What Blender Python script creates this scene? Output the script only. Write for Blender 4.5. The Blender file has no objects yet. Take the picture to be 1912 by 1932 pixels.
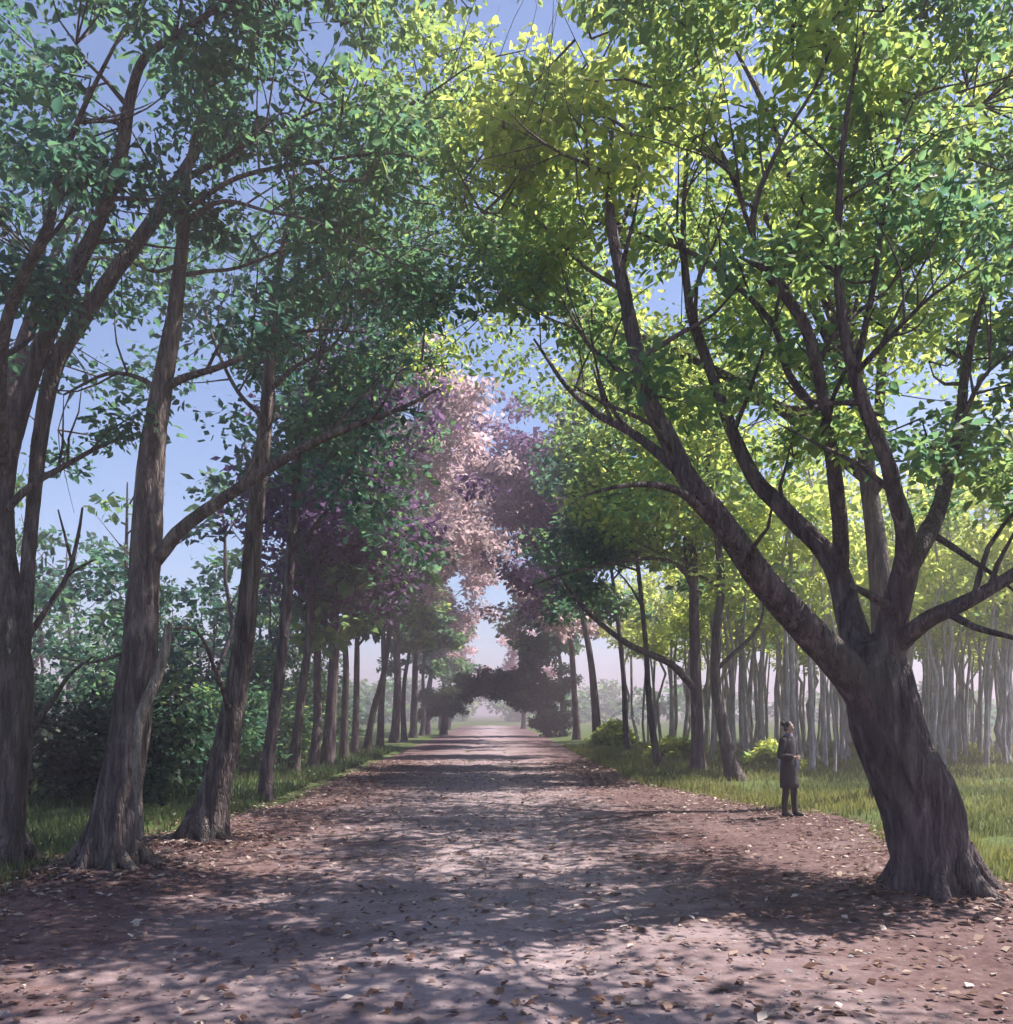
import bpy, math, random
import numpy as np
from mathutils import Vector, Matrix, noise

# ------------------------------------------------------------------ camera, sky, sun, exposure
scene = bpy.context.scene
FPX, VX, HZ, CAMH = 1700.0, 930.0, 1345.0, 2.0        # focal length, vanishing point and eye height (survey units)
cam_data = bpy.data.cameras.new('camera')
cam = bpy.data.objects.new('camera', cam_data)
scene.collection.objects.link(cam)
scene.camera = cam
cam.location = (0, 0, CAMH)
cam.rotation_euler = (math.radians(90), 0, 0)
cam_data.sensor_fit = 'VERTICAL'
cam_data.sensor_height = 36.0
cam_data.lens = FPX / 1932.0 * 36.0
cam_data.shift_x = (956 - VX) / 1932.0
cam_data.shift_y = (HZ - 966) / 1932.0
cam_data.clip_end = 3000

SUN_AZ, SUN_EL = math.radians(78), math.radians(57)    # azimuth from the avenue's axis towards the right
world = bpy.data.worlds.new('World')
scene.world = world
world.use_nodes = True
wn = world.node_tree.nodes
sky = wn.new('ShaderNodeTexSky')
sky.sky_type = 'NISHITA'
sky.sun_disc = False
sky.sun_elevation = SUN_EL
sky.sun_rotation = SUN_AZ
sky.air_density = 1.0
sky.dust_density = 0.2
sky.ozone_density = 6.0
wn['Background'].inputs['Strength'].default_value = 0.082
world.node_tree.links.new(sky.outputs[0], wn['Background'].inputs['Color'])

sun_data = bpy.data.lights.new('sun', 'SUN')
sun_data.energy = 5.0
sun_data.angle = math.radians(0.5)
sun_data.color = (1.0, 0.93, 0.86)
sun = bpy.data.objects.new('sun', sun_data)
scene.collection.objects.link(sun)
SUNV = Vector((math.sin(SUN_AZ) * math.cos(SUN_EL), math.cos(SUN_AZ) * math.cos(SUN_EL), math.sin(SUN_EL)))
sun.rotation_euler = SUNV.to_track_quat('Z', 'Y').to_euler()
sun.location = (20, 20, 40)

scene.view_settings.view_transform = 'Standard'
scene.view_settings.look = 'None'
scene.view_settings.gamma = 1.0
scene.view_settings.use_curve_mapping = False
scene.view_settings.exposure = 1.25
scene.cycles.max_bounces = 7
scene.cycles.diffuse_bounces = 4
scene.cycles.glossy_bounces = 2
scene.cycles.transmission_bounces = 5
scene.cycles.transparent_max_bounces = 4
scene.cycles.volume_bounces = 0
scene.cycles.use_adaptive_sampling = True
scene.cycles.adaptive_threshold = 0.03
scene.cycles.use_denoising = True

# ------------------------------------------------------------------ helpers
C = scene.collection
rng = np.random.default_rng(7)
random.seed(7)


def P(px, py, Y):
    return Vector(((px - VX) / FPX * Y, Y, CAMH - (py - HZ) / FPX * Y))


def proj(v):
    return VX + v[0] / v[1] * FPX, HZ - (v[2] - CAMH) / v[1] * FPX


MOUNDS = [(-5.87, 10.9, .10), (-4.64, 11.0, .15), (-4.34, 13.6, .13), (4.72, 9.6, .13)]


def ground_z(x, y):
    return ground_h(x, y) + sum(h * math.exp(-((x - a) ** 2 + (y - b) ** 2) / .7) for a, b, h in MOUNDS if abs(y - b) < 4)


def ground_h(x, y):
    e = max(0.0, (abs(x - 0.1) - 4.6))
    w = min(1.0, e / 2.5)
    b = noise.noise(Vector((x * 0.16, y * 0.16, 3.1))) * 0.22 + noise.noise(Vector((x * 0.6, y * 0.6, 9.0))) * 0.05
    return w * (0.10 + b) + (noise.noise(Vector((x * 0.35, y * 0.35, 1.0))) * 0.035 + noise.noise(Vector((x * 1.3, y * 1.3, 1.0))) * 0.012) * (1.0 if y < 120 else 0.3)


def new_obj(name, me, mat=None, parent=None):
    o = bpy.data.objects.new(name, me)
    C.objects.link(o)
    if mat is not None and me is not None and not me.materials:
        me.materials.append(mat)
    if parent is not None:
        o.parent = parent
    return o


def tag(o, label=None, cat=None, group=None, kind=None):
    if label: o['label'] = label
    if cat: o['category'] = cat
    if group: o['group'] = group
    if kind: o['kind'] = kind
    return o


def empty(name, loc=(0, 0, 0)):
    o = bpy.data.objects.new(name, None)
    o.empty_display_size = 0.3
    C.objects.link(o)
    o.location = loc
    return o


def np_mesh(name, verts, faces, smooth=False, tint=None):
    """verts (N,3), faces (M,k) constant k"""
    verts = np.asarray(verts, dtype=np.float32)
    faces = np.asarray(faces, dtype=np.int32)
    me = bpy.data.meshes.new(name)
    k = faces.shape[1]
    me.vertices.add(len(verts)); me.vertices.foreach_set('co', verts.ravel())
    me.loops.add(faces.size); me.loops.foreach_set('vertex_index', faces.ravel())
    me.polygons.add(len(faces))
    me.polygons.foreach_set('loop_start', np.arange(0, faces.size, k, dtype=np.int32))
    if smooth:
        me.polygons.foreach_set('use_smooth', np.ones(len(faces), dtype=bool))
    me.update(calc_edges=True)
    if tint is not None:
        a = me.attributes.new('tint', 'FLOAT', 'POINT')
        a.data.foreach_set('value', np.asarray(tint, dtype=np.float32))
    return me


class MB:
    """collects quad geometry for one mesh"""
    def __init__(self): self.v = []; self.f = []
    def add(self, vs, fs):
        b = len(self.v)
        self.v += [tuple(v) for v in vs]
        self.f += [tuple(i + b for i in f) for f in fs]
    def mesh(self, name, smooth=True):
        me = bpy.data.meshes.new(name)
        me.from_pydata(self.v, [], self.f)
        if smooth:
            me.polygons.foreach_set('use_smooth', [True] * len(me.polygons))
        me.update()
        return me


def spline(pts, rad, step):
    """Catmull-Rom through points; returns resampled points and radii"""
    pts = [Vector(p) for p in pts]
    n = len(pts)
    op, orad = [], []
    for i in range(n - 1):
        p0 = pts[i - 1] if i > 0 else pts[i] * 2 - pts[i + 1]
        p1, p2 = pts[i], pts[i + 1]
        p3 = pts[i + 2] if i + 2 < n else pts[i + 1] * 2 - pts[i]
        k = max(1, int((p2 - p1).length / step))
        for j in range(k):
            t = j / k
            t2, t3 = t * t, t * t * t
            op.append(0.5 * ((2 * p1) + (p2 - p0) * t + (2 * p0 - 5 * p1 + 4 * p2 - p3) * t2 + (3 * p1 - p0 - 3 * p2 + p3) * t3))
            orad.append(rad[i] * (1 - t) + rad[i + 1] * t)
    op.append(pts[-1]); orad.append(rad[-1])
    return op, orad


def tube(mb, pts, rad, segs=8, step=0.25, rough=0.0, flare=None, seed=0.0, knot=0.0, ridge=0.0):
    """tapered tube; flare=(amount,height,lobes,phase) widens the foot into roots"""
    pp, rr = spline(pts, rad, step)
    base_z = pp[0].z
    up = Vector((1, 0, 0))
    rings = []
    n = len(pp)
    dist = [0.0]
    for i in range(1, n): dist.append(dist[-1] + (pp[i] - pp[i - 1]).length)
    for i in range(n):
        d = (pp[min(i + 1, n - 1)] - pp[max(i - 1, 0)])
        d = d.normalized() if d.length > 1e-7 else Vector((0, 0, 1))
        u = (up - d * up.dot(d))
        u = u.normalized() if u.length > 1e-5 else d.orthogonal().normalized()
        up = u
        w = d.cross(u)
        ring = []
        for k in range(segs):
            a = 2 * math.pi * k / segs
            r = rr[i]
            h = pp[i].z - base_z
            if flare:
                am, hh, lobes, ph = flare
                f = math.exp(-max(0, h) / hh)
                lob = 0.5 + 0.5 * math.cos(lobes * a + ph + 0.7 * math.sin(a * 2 + ph))
                r *= 1 + am * f * (0.35 + 0.9 * lob * lob)
                r *= 1 + 0.14 * (lob - 0.5) * math.exp(-max(0, h) / (hh * 3.5))
            if rough:
                q = Vector((math.cos(a) * 2.2, math.sin(a) * 2.2, h * 0.55 + seed))
                r *= 1 + rough * noise.noise(q) + rough * 0.55 * noise.noise(Vector((math.cos(a) * 6, math.sin(a) * 6, h * 1.1 + seed)))
            if knot:
                r *= 1 + knot * max(0, noise.noise(Vector((math.cos(a) + seed, math.sin(a), h * 1.4))) - 0.15)
            if ridge:
                s1 = dist[i]
                c_, s_ = math.cos(a) * rr[i], math.sin(a) * rr[i]
                n1 = abs(noise.noise(Vector((c_ * 15 + seed, s_ * 15, s1 * 1.7)) + Vector((0, 0, 0)))) + .5 * abs(noise.noise(Vector((c_ * 34, s_ * 34 + seed, s1 * 4.5))))
                r += ridge * (min(.55, n1 * 1.7) - .30)
            v = pp[i] + (u * math.cos(a) + w * math.sin(a)) * r
            if flare and i == 0:
                pass
            ring.append(v)
        rings.append(ring)
    vs = [v for r in rings for v in r]
    fs = []
    for i in range(n - 1):
        for k in range(segs):
            a, b = i * segs + k, i * segs + (k + 1) % segs
            fs.append((a, b, b + segs, a + segs))
    tip = len(vs)
    vs.append(pp[-1] + (pp[-1] - pp[-2]).normalized() * rr[-1] * 0.8 if n > 1 else pp[-1])
    for k in range(segs):
        fs.append(((n - 1) * segs + k, (n - 1) * segs + (k + 1) % segs, tip))
    mb.add(vs, fs)
    return pp, rr


def leaf_mesh(name, centers, radii, tones, per, size, fine=True, flat=0.62, rs=None, up=0.8, spread=0.11, aspect=0.5):
    """leaf-sized faces scattered through clumps; one mesh with a 'tint' attribute"""
    rs = rs or rng
    centers = np.asarray(centers, dtype=np.float64); radii = np.asarray(radii); tones = np.asarray(tones)
    cnt = np.maximum(3, (per * (radii / np.mean(radii)) ** 2).astype(int))
    idx = np.repeat(np.arange(len(centers)), cnt)
    n = len(idx)
    d = rs.normal(size=(n, 3)); d /= np.linalg.norm(d, axis=1, keepdims=True)
    rr = rs.random(n) ** 0.45
    off = d * (rr * radii[idx] * (0.8 + 0.5 * rs.random(n)))[:, None]
    off[:, 2] *= flat
    pos = centers[idx] + off
    ax = rs.normal(size=(n, 3)); ax[:, 2] = ax[:, 2] * 0.5 - 0.35
    ax += d * 0.5
    ax /= np.linalg.norm(ax, axis=1, keepdims=True)
    nr = rs.normal(size=(n, 3)) * 0.75; nr[:, 2] += up
    sd = np.cross(ax, nr); sd /= np.linalg.norm(sd, axis=1, keepdims=True) + 1e-9
    nn = np.cross(sd, ax)
    L = size * np.clip(np.exp(rs.normal(size=n) * .32), .45, 1.7); W = L * aspect * (0.8 + 0.4 * rs.random(n)) * 0.5
    tint = np.clip(tones[idx] + rs.normal(size=n) * spread, 0, 1)
    L_, W_ = L[:, None], W[:, None]
    if fine:
        curl = nn * (L_ * 0.10)
        b = pos; t = pos + ax * L_ - curl * 0.6
        l1 = pos + ax * L_ * 0.30 + sd * W_ + curl; l2 = pos + ax * L_ * 0.68 + sd * W_ * 0.78 + curl * 0.7
        r1 = pos + ax * L_ * 0.30 - sd * W_ + curl; r2 = pos + ax * L_ * 0.68 - sd * W_ * 0.78 + curl * 0.7
        V = np.stack([b, l1, l2, t, r2, r1], axis=1).reshape(-1, 3)
        i0 = (np.arange(n) * 6)[:, None]
        F = np.concatenate([i0 + np.array([[0, 3, 2, 1]]), i0 + np.array([[0, 5, 4, 3]])], axis=0)
        return np_mesh(name, V, F, tint=np.repeat(tint, 6))
    b = pos; t = pos + ax * L_
    l = pos + ax * L_ * 0.45 + sd * W_ * 1.15; r = pos + ax * L_ * 0.45 - sd * W_ * 1.15
    V = np.stack([b, l, t, r], axis=1).reshape(-1, 3)
    F = (np.arange(n) * 4)[:, None] + np.array([[0, 3, 2, 1]])
    return np_mesh(name, V, F, tint=np.repeat(tint, 4))


# ------------------------------------------------------------------ materials
def nodes(name):
    m = bpy.data.materials.new(name)
    m.use_nodes = True
    nt = m.node_tree
    return m, nt, nt.nodes, nt.links, nt.nodes['Principled BSDF']


def ramp(nt, stops, interp='LINEAR'):
    r = nt.nodes.new('ShaderNodeValToRGB')
    r.color_ramp.interpolation = interp
    e = r.color_ramp.elements
    while len(e) < len(stops): e.new(0.5)
    for x, (p, c) in zip(e, stops):
        x.position = p; x.color = (*c, 1)
    return r


def leaf_material(name, stops, trans=0.54, rough=0.5):
    m, nt, N, L, bsdf = nodes(name)
    at = N.new('ShaderNodeAttribute'); at.attribute_name = 'tint'
    r = ramp(nt, stops)
    L.new(at.outputs['Fac'], r.inputs['Fac'])
    L.new(r.outputs['Color'], bsdf.inputs['Base Color'])
    bsdf.inputs['Roughness'].default_value = rough
    bsdf.inputs['Specular IOR Level'].default_value = 0.18
    tr = N.new('ShaderNodeBsdfTranslucent')
    hs = N.new('ShaderNodeHueSaturation'); hs.inputs['Saturation'].default_value = 1.1; hs.inputs['Value'].default_value = 2.5
    hs.inputs['Hue'].default_value = 0.497
    L.new(r.outputs['Color'], hs.inputs['Color']); L.new(hs.outputs['Color'], tr.inputs['Color'])
    mx = N.new('ShaderNodeMixShader'); mx.inputs[0].default_value = trans
    L.new(bsdf.outputs[0], mx.inputs[1]); L.new(tr.outputs[0], mx.inputs[2])
    L.new(mx.outputs[0], N['Material Output'].inputs['Surface'])
    return m


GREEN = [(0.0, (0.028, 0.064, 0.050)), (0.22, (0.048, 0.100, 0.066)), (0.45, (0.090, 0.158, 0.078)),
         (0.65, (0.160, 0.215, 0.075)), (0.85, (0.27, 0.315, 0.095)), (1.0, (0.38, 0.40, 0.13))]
M_leaf = leaf_material('leaf_green', GREEN)
M_plum = leaf_material('leaf_plum', [(0.0, (0.036, 0.022, 0.045)), (0.4, (0.085, 0.052, 0.102)), (0.7, (0.140, 0.088, 0.150)), (1.0, (0.22, 0.14, 0.19))], trans=0.4)
M_glow = leaf_material('leaf_pink_glow', [(0.0, (0.13, 0.105, 0.105)), (0.4, (0.28, 0.215, 0.215)), (0.7, (0.40, 0.295, 0.305)), (1.0, (0.54, 0.40, 0.41))], trans=0.5)  # pink glow down the avenue, put into the leaf colour
M_dark = leaf_material('leaf_dark', [(0.0, (0.010, 0.022, 0.014)), (0.5, (0.026, 0.050, 0.024)), (1.0, (0.075, 0.105, 0.035))], trans=0.25)
M_litter = leaf_material('leaf_litter', [(0.0, (0.055, 0.028, 0.024)), (0.35, (0.12, 0.065, 0.050)), (0.6, (0.20, 0.125, 0.10)), (0.85, (0.36, 0.27, 0.22)), (1.0, (0.55, 0.48, 0.43))], trans=0.12, rough=0.6)
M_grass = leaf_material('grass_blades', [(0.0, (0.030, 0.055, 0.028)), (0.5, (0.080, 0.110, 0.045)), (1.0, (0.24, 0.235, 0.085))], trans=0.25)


def bark_material(name, dark, mid, light, green=0.35, scale=1.0):
    m, nt, N, L, bsdf = nodes(name)
    tc = N.new('ShaderNodeTexCoord')
    mp = N.new('ShaderNodeMapping'); mp.inputs['Scale'].default_value = (7 * scale, 7 * scale, 1.1 * scale)
    L.new(tc.outputs['Object'], mp.inputs['Vector'])
    n1 = N.new('ShaderNodeTexNoise'); n1.inputs['Scale'].default_value = 1.6; n1.inputs['Detail'].default_value = 6; n1.inputs['Distortion'].default_value = 0.6
    L.new(mp.outputs[0], n1.inputs['Vector'])
    r = ramp(nt, [(0.28, dark), (0.52, mid), (0.75, light)])
    L.new(n1.outputs['Fac'], r.inputs['Fac'])
    n2 = N.new('ShaderNodeTexNoise'); n2.inputs['Scale'].default_value = 1.3; n2.inputs['Detail'].default_value = 4
    L.new(tc.outputs['Object'], n2.inputs['Vector'])
    r2 = ramp(nt, [(0.48, (0, 0, 0)), (0.68, (green, green, green))])
    L.new(n2.outputs['Fac'], r2.inputs['Fac'])
    mix = N.new('ShaderNodeMix'); mix.data_type = 'RGBA'
    L.new(r2.outputs['Color'], mix.inputs[0]); L.new(r.outputs['Color'], mix.inputs[6])
    mix.inputs[7].default_value = (0.085, 0.10, 0.060, 1)
    L.new(mix.outputs[2], bsdf.inputs['Base Color'])
    bsdf.inputs['Roughness'].default_value = 0.9
    bsdf.inputs['Specular IOR Level'].default_value = 0.2
    mp2 = N.new('ShaderNodeMapping'); mp2.inputs['Scale'].default_value = (22 * scale, 22 * scale, 4.5 * scale)
    L.new(tc.outputs['Object'], mp2.inputs['Vector'])
    vo = N.new('ShaderNodeTexVoronoi'); vo.feature = 'DISTANCE_TO_EDGE'; vo.inputs['Scale'].default_value = 1.0
    nd = N.new('ShaderNodeTexNoise'); nd.inputs['Scale'].default_value = 3.0; nd.inputs['Detail'].default_value = 3
    L.new(tc.outputs['Object'], nd.inputs['Vector'])
    va = N.new('ShaderNodeVectorMath'); va.operation = 'MULTIPLY_ADD'; va.inputs[1].default_value = (1.6, 1.6, 1.6)
    L.new(nd.outputs['Color'], va.inputs[0]); L.new(mp2.outputs[0], va.inputs[2]); L.new(va.outputs[0], vo.inputs['Vector'])
    cr = N.new('ShaderNodeMapRange'); cr.inputs['From Max'].default_value = 0.22
    L.new(vo.outputs['Distance'], cr.inputs['Value'])
    sm = N.new('ShaderNodeMath'); sm.operation = 'MULTIPLY_ADD'; sm.inputs[1].default_value = 0.45
    L.new(cr.outputs[0], sm.inputs[0]); L.new(n1.outputs['Fac'], sm.inputs[2])
    bp = N.new('ShaderNodeBump'); bp.inputs['Strength'].default_value = 1.0; bp.inputs['Distance'].default_value = 0.04
    L.new(sm.outputs[0], bp.inputs['Height']); L.new(bp.outputs[0], bsdf.inputs['Normal'])
    return m


M_bark = bark_material('bark_brown', (0.030, 0.024, 0.026), (0.088, 0.072, 0.070), (0.21, 0.17, 0.155))
M_bark2 = bark_material('bark_grey', (0.040, 0.029, 0.034), (0.112, 0.084, 0.090), (0.235, 0.185, 0.185), green=0.25)
M_bark3 = bark_material('bark_warm', (0.044, 0.034, 0.034), (0.125, 0.100, 0.096), (0.29, 0.24, 0.22), green=0.25)
M_pale = bark_material('bark_pale', (0.24, 0.22, 0.235), (0.50, 0.465, 0.49), (0.70, 0.66, 0.68), green=0.3, scale=1.6)
M_dead = bark_material('dead_wood', (0.10, 0.085, 0.075), (0.27, 0.235, 0.20), (0.46, 0.41, 0.36), green=0.15, scale=2)


def ground_material(name, stops, green=None, bump=0.02, sc=1.0):
    m, nt, N, L, bsdf = nodes(name)
    tc = N.new('ShaderNodeTexCoord')
    n1 = N.new('ShaderNodeTexNoise'); n1.inputs['Scale'].default_value = 0.55 * sc; n1.inputs['Detail'].default_value = 8; n1.inputs['Roughness'].default_value = 0.62
    L.new(tc.outputs['Object'], n1.inputs['Vector'])
    n2 = N.new('ShaderNodeTexNoise'); n2.inputs['Scale'].default_value = 9 * sc; n2.inputs['Detail'].default_value = 6; n2.inputs['Roughness'].default_value = 0.7
    L.new(tc.outputs['Object'], n2.inputs['Vector'])
    ad = N.new('ShaderNodeMath'); ad.operation = 'MULTIPLY_ADD'; ad.inputs[1].default_value = 0.5
    hf = N.new('ShaderNodeMath'); hf.operation = 'MULTIPLY'; hf.inputs[1].default_value = 0.5
    L.new(n1.outputs['Fac'], hf.inputs[0])
    L.new(n2.outputs['Fac'], ad.inputs[0]); L.new(hf.outputs[0], ad.inputs[2])
    r = ramp(nt, stops)
    L.new(ad.outputs[0], r.inputs['Fac'])
    L.new(r.outputs['Color'], bsdf.inputs['Base Color'])
    bsdf.inputs['Roughness'].default_value = 0.92
    bsdf.inputs['Specular IOR Level'].default_value = 0.15
    bp = N.new('ShaderNodeBump'); bp.inputs['Strength'].default_value = 0.8; bp.inputs['Distance'].default_value = bump
    L.new(n2.outputs['Fac'], bp.inputs['Height']); L.new(bp.outputs[0], bsdf.inputs['Normal'])
    return m


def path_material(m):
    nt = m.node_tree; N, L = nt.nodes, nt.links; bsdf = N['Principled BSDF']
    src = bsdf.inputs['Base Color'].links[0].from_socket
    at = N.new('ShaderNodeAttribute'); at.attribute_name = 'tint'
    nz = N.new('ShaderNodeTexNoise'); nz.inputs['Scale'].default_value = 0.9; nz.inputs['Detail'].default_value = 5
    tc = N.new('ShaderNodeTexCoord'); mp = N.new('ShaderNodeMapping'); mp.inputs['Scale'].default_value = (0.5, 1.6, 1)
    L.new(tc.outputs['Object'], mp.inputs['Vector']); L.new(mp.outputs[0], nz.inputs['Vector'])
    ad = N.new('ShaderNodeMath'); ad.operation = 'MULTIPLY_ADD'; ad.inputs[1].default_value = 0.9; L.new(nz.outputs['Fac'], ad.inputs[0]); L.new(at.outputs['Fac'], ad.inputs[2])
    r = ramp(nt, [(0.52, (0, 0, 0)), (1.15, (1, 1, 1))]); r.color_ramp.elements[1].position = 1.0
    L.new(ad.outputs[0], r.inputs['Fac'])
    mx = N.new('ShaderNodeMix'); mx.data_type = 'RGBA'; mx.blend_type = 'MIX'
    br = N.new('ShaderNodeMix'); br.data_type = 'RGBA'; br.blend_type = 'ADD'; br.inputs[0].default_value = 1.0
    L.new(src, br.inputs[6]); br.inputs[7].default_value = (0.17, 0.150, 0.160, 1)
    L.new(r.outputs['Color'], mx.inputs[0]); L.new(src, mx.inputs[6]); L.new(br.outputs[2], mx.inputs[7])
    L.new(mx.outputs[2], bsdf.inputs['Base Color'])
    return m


M_path = ground_material('trodden_earth', [(0.30, (0.060, 0.031, 0.031)), (0.46, (0.105, 0.062, 0.061)), (0.58, (0.165, 0.110, 0.107)), (0.72, (0.29, 0.225, 0.218))], bump=0.03)
M_ground = ground_material('grassy_soil', [(0.32, (0.045, 0.040, 0.028)), (0.45, (0.060, 0.085, 0.030)), (0.58, (0.100, 0.135, 0.040)), (0.7, (0.17, 0.18, 0.06))], bump=0.04)

# ------------------------------------------------------------------ ground, path
def grid(name, xs, ys, zf, mat):
    X, Y = np.meshgrid(xs, ys)
    Z = np.array([[zf(x, y) for x in xs] for y in ys])
    nx = len(xs)
    V = np.stack([X, Y, Z], axis=-1).reshape(-1, 3)
    i = np.arange((len(ys) - 1) * (nx - 1)); r, c = i // (nx - 1), i % (nx - 1)
    a = r * nx + c
    F = np.stack([a, a + 1, a + nx + 1, a + nx], axis=1)
    return new_obj(name, np_mesh(name, V, F, smooth=True), mat)


def spaced(a, b, near, far, grow=1.12):
    out = [a]; s = near
    while out[-1] < b:
        out.append(out[-1] + s); s = min(far, s * grow)
    return np.array(out)


xs_r = spaced(0, 520, 0.45, 60)
xs = np.concatenate([-xs_r[:0:-1], xs_r])
ys = np.concatenate([-spaced(0, 120, 1, 30)[:0:-1], spaced(0, 760, 0.45, 50, 1.05)])
ground = grid('ground', xs, ys, ground_z, M_ground)
tag(ground, kind='structure')


def edge_l(y):
    return -4.7 + 0.35 * noise.noise(Vector((0.3 * y, 0, 5))) + 0.18 * noise.noise(Vector((1.1 * y, 2, 5))) - (0.9 if y < 13 else 0.9 * max(0, 1 - (y - 13) / 6)) 


def edge_r(y):
    return 4.3 + 0.35 * noise.noise(Vector((0.3 * y, 7, 5))) + 0.18 * noise.noise(Vector((1.1 * y, 9, 5))) + 2.3 * max(0, 1 - abs(y - 15.5) / 10) + (1.2 if y < 9 else 1.2 * max(0, 1 - (y - 9) / 3))


pys = np.concatenate([np.arange(-40, 0, 1.0), spaced(0, 140, 0.18, 1.2, 1.02)])
us = np.linspace(0, 1, 110)
PV, PT, nx = [], [], len(us)
for y in pys:
    l, r = edge_l(y), edge_r(y)
    for u in us:
        x = l + (r - l) * u
        e = min(u, 1 - u)
        z = ground_z(x, y) + 0.035 - 0.06 * max(0, 1 - e / 0.02)
        z += 0.014 * noise.noise(Vector((x * 3.0, y * 3.0, 4))) - .030 * (math.exp(-((x + 1.15 + .2 * math.sin(y * .3)) / .22) ** 2) + math.exp(-((x - .75 + .2 * math.sin(y * .3)) / .22) ** 2))
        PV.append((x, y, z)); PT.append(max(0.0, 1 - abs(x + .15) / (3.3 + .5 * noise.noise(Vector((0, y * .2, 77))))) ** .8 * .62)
i = np.arange((len(pys) - 1) * (nx - 1)); a = (i // (nx - 1)) * nx + i % (nx - 1)
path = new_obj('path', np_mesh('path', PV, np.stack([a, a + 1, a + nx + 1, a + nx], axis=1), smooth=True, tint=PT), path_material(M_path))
tag(path, kind='structure')

# ------------------------------------------------------------------ sky openings of the canopy, where no clump of leaves hangs
GAPS = [(200, 65, 55, 58), (244, 165, 24, 58), (324, 294, 28, 35), (214, 304, 14, 25), (130, 429, 42, 38), (249, 404, 48, 48),
        (504, 344, 60, 46), (733, 130, 34, 24), (778, 212, 30, 18), (918, 294, 40, 22), (808, 322, 34, 24), (843, 429, 20, 24),
        (40, 613, 50, 58), (200, 623, 78, 46), (8, 490, 18, 70), (1010, 35, 95, 55), (1485, 170, 55, 34),
        (1380, 230, 34, 38), (1390, 361, 34, 50), (1470, 436, 50, 38), (1239, 306, 20, 30), (1329, 531, 34, 44), (1224, 546, 40, 28),
        (1010, 620, 55, 45), (1560, 626, 25, 40), (1650, 260, 20, 18), (1735, 481, 14, 26), (140, 1000, 70, 80), (380, 1090, 48, 75),
        (350, 930, 38, 46), (430, 690, 22, 50), (45, 780, 22, 60), (1700, 800, 28, 38), (900, 690, 22, 40), (770, 780, 30, 24),
        (865, 1110, 16, 50), (890, 1225, 24, 34), (1440, 790, 50, 50), (1190, 1085, 95, 30), (1000, 800, 50, 24), (340, 1260, 24, 30),
        (905, 560, 30, 22), (1360, 640, 26, 30), (1060, 1255, 22, 34)]


def in_gap(v, rad_m, soft=0.22):
    if v[1] < 3: return False
    px, py = proj(v)
    rp = rad_m / v[1] * FPX * soft
    for cx, cy, rx, ry in GAPS:
        if ((px - cx) / (rx * 0.85 + rp)) ** 2 + ((py - cy) / (ry * 0.85 + rp)) ** 2 < 1:
            return True
    return False


# ------------------------------------------------------------------ the nearest trees, traced limb by limb
NEAR = []            # (tree_index, point, radius) samples of every limb


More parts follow.
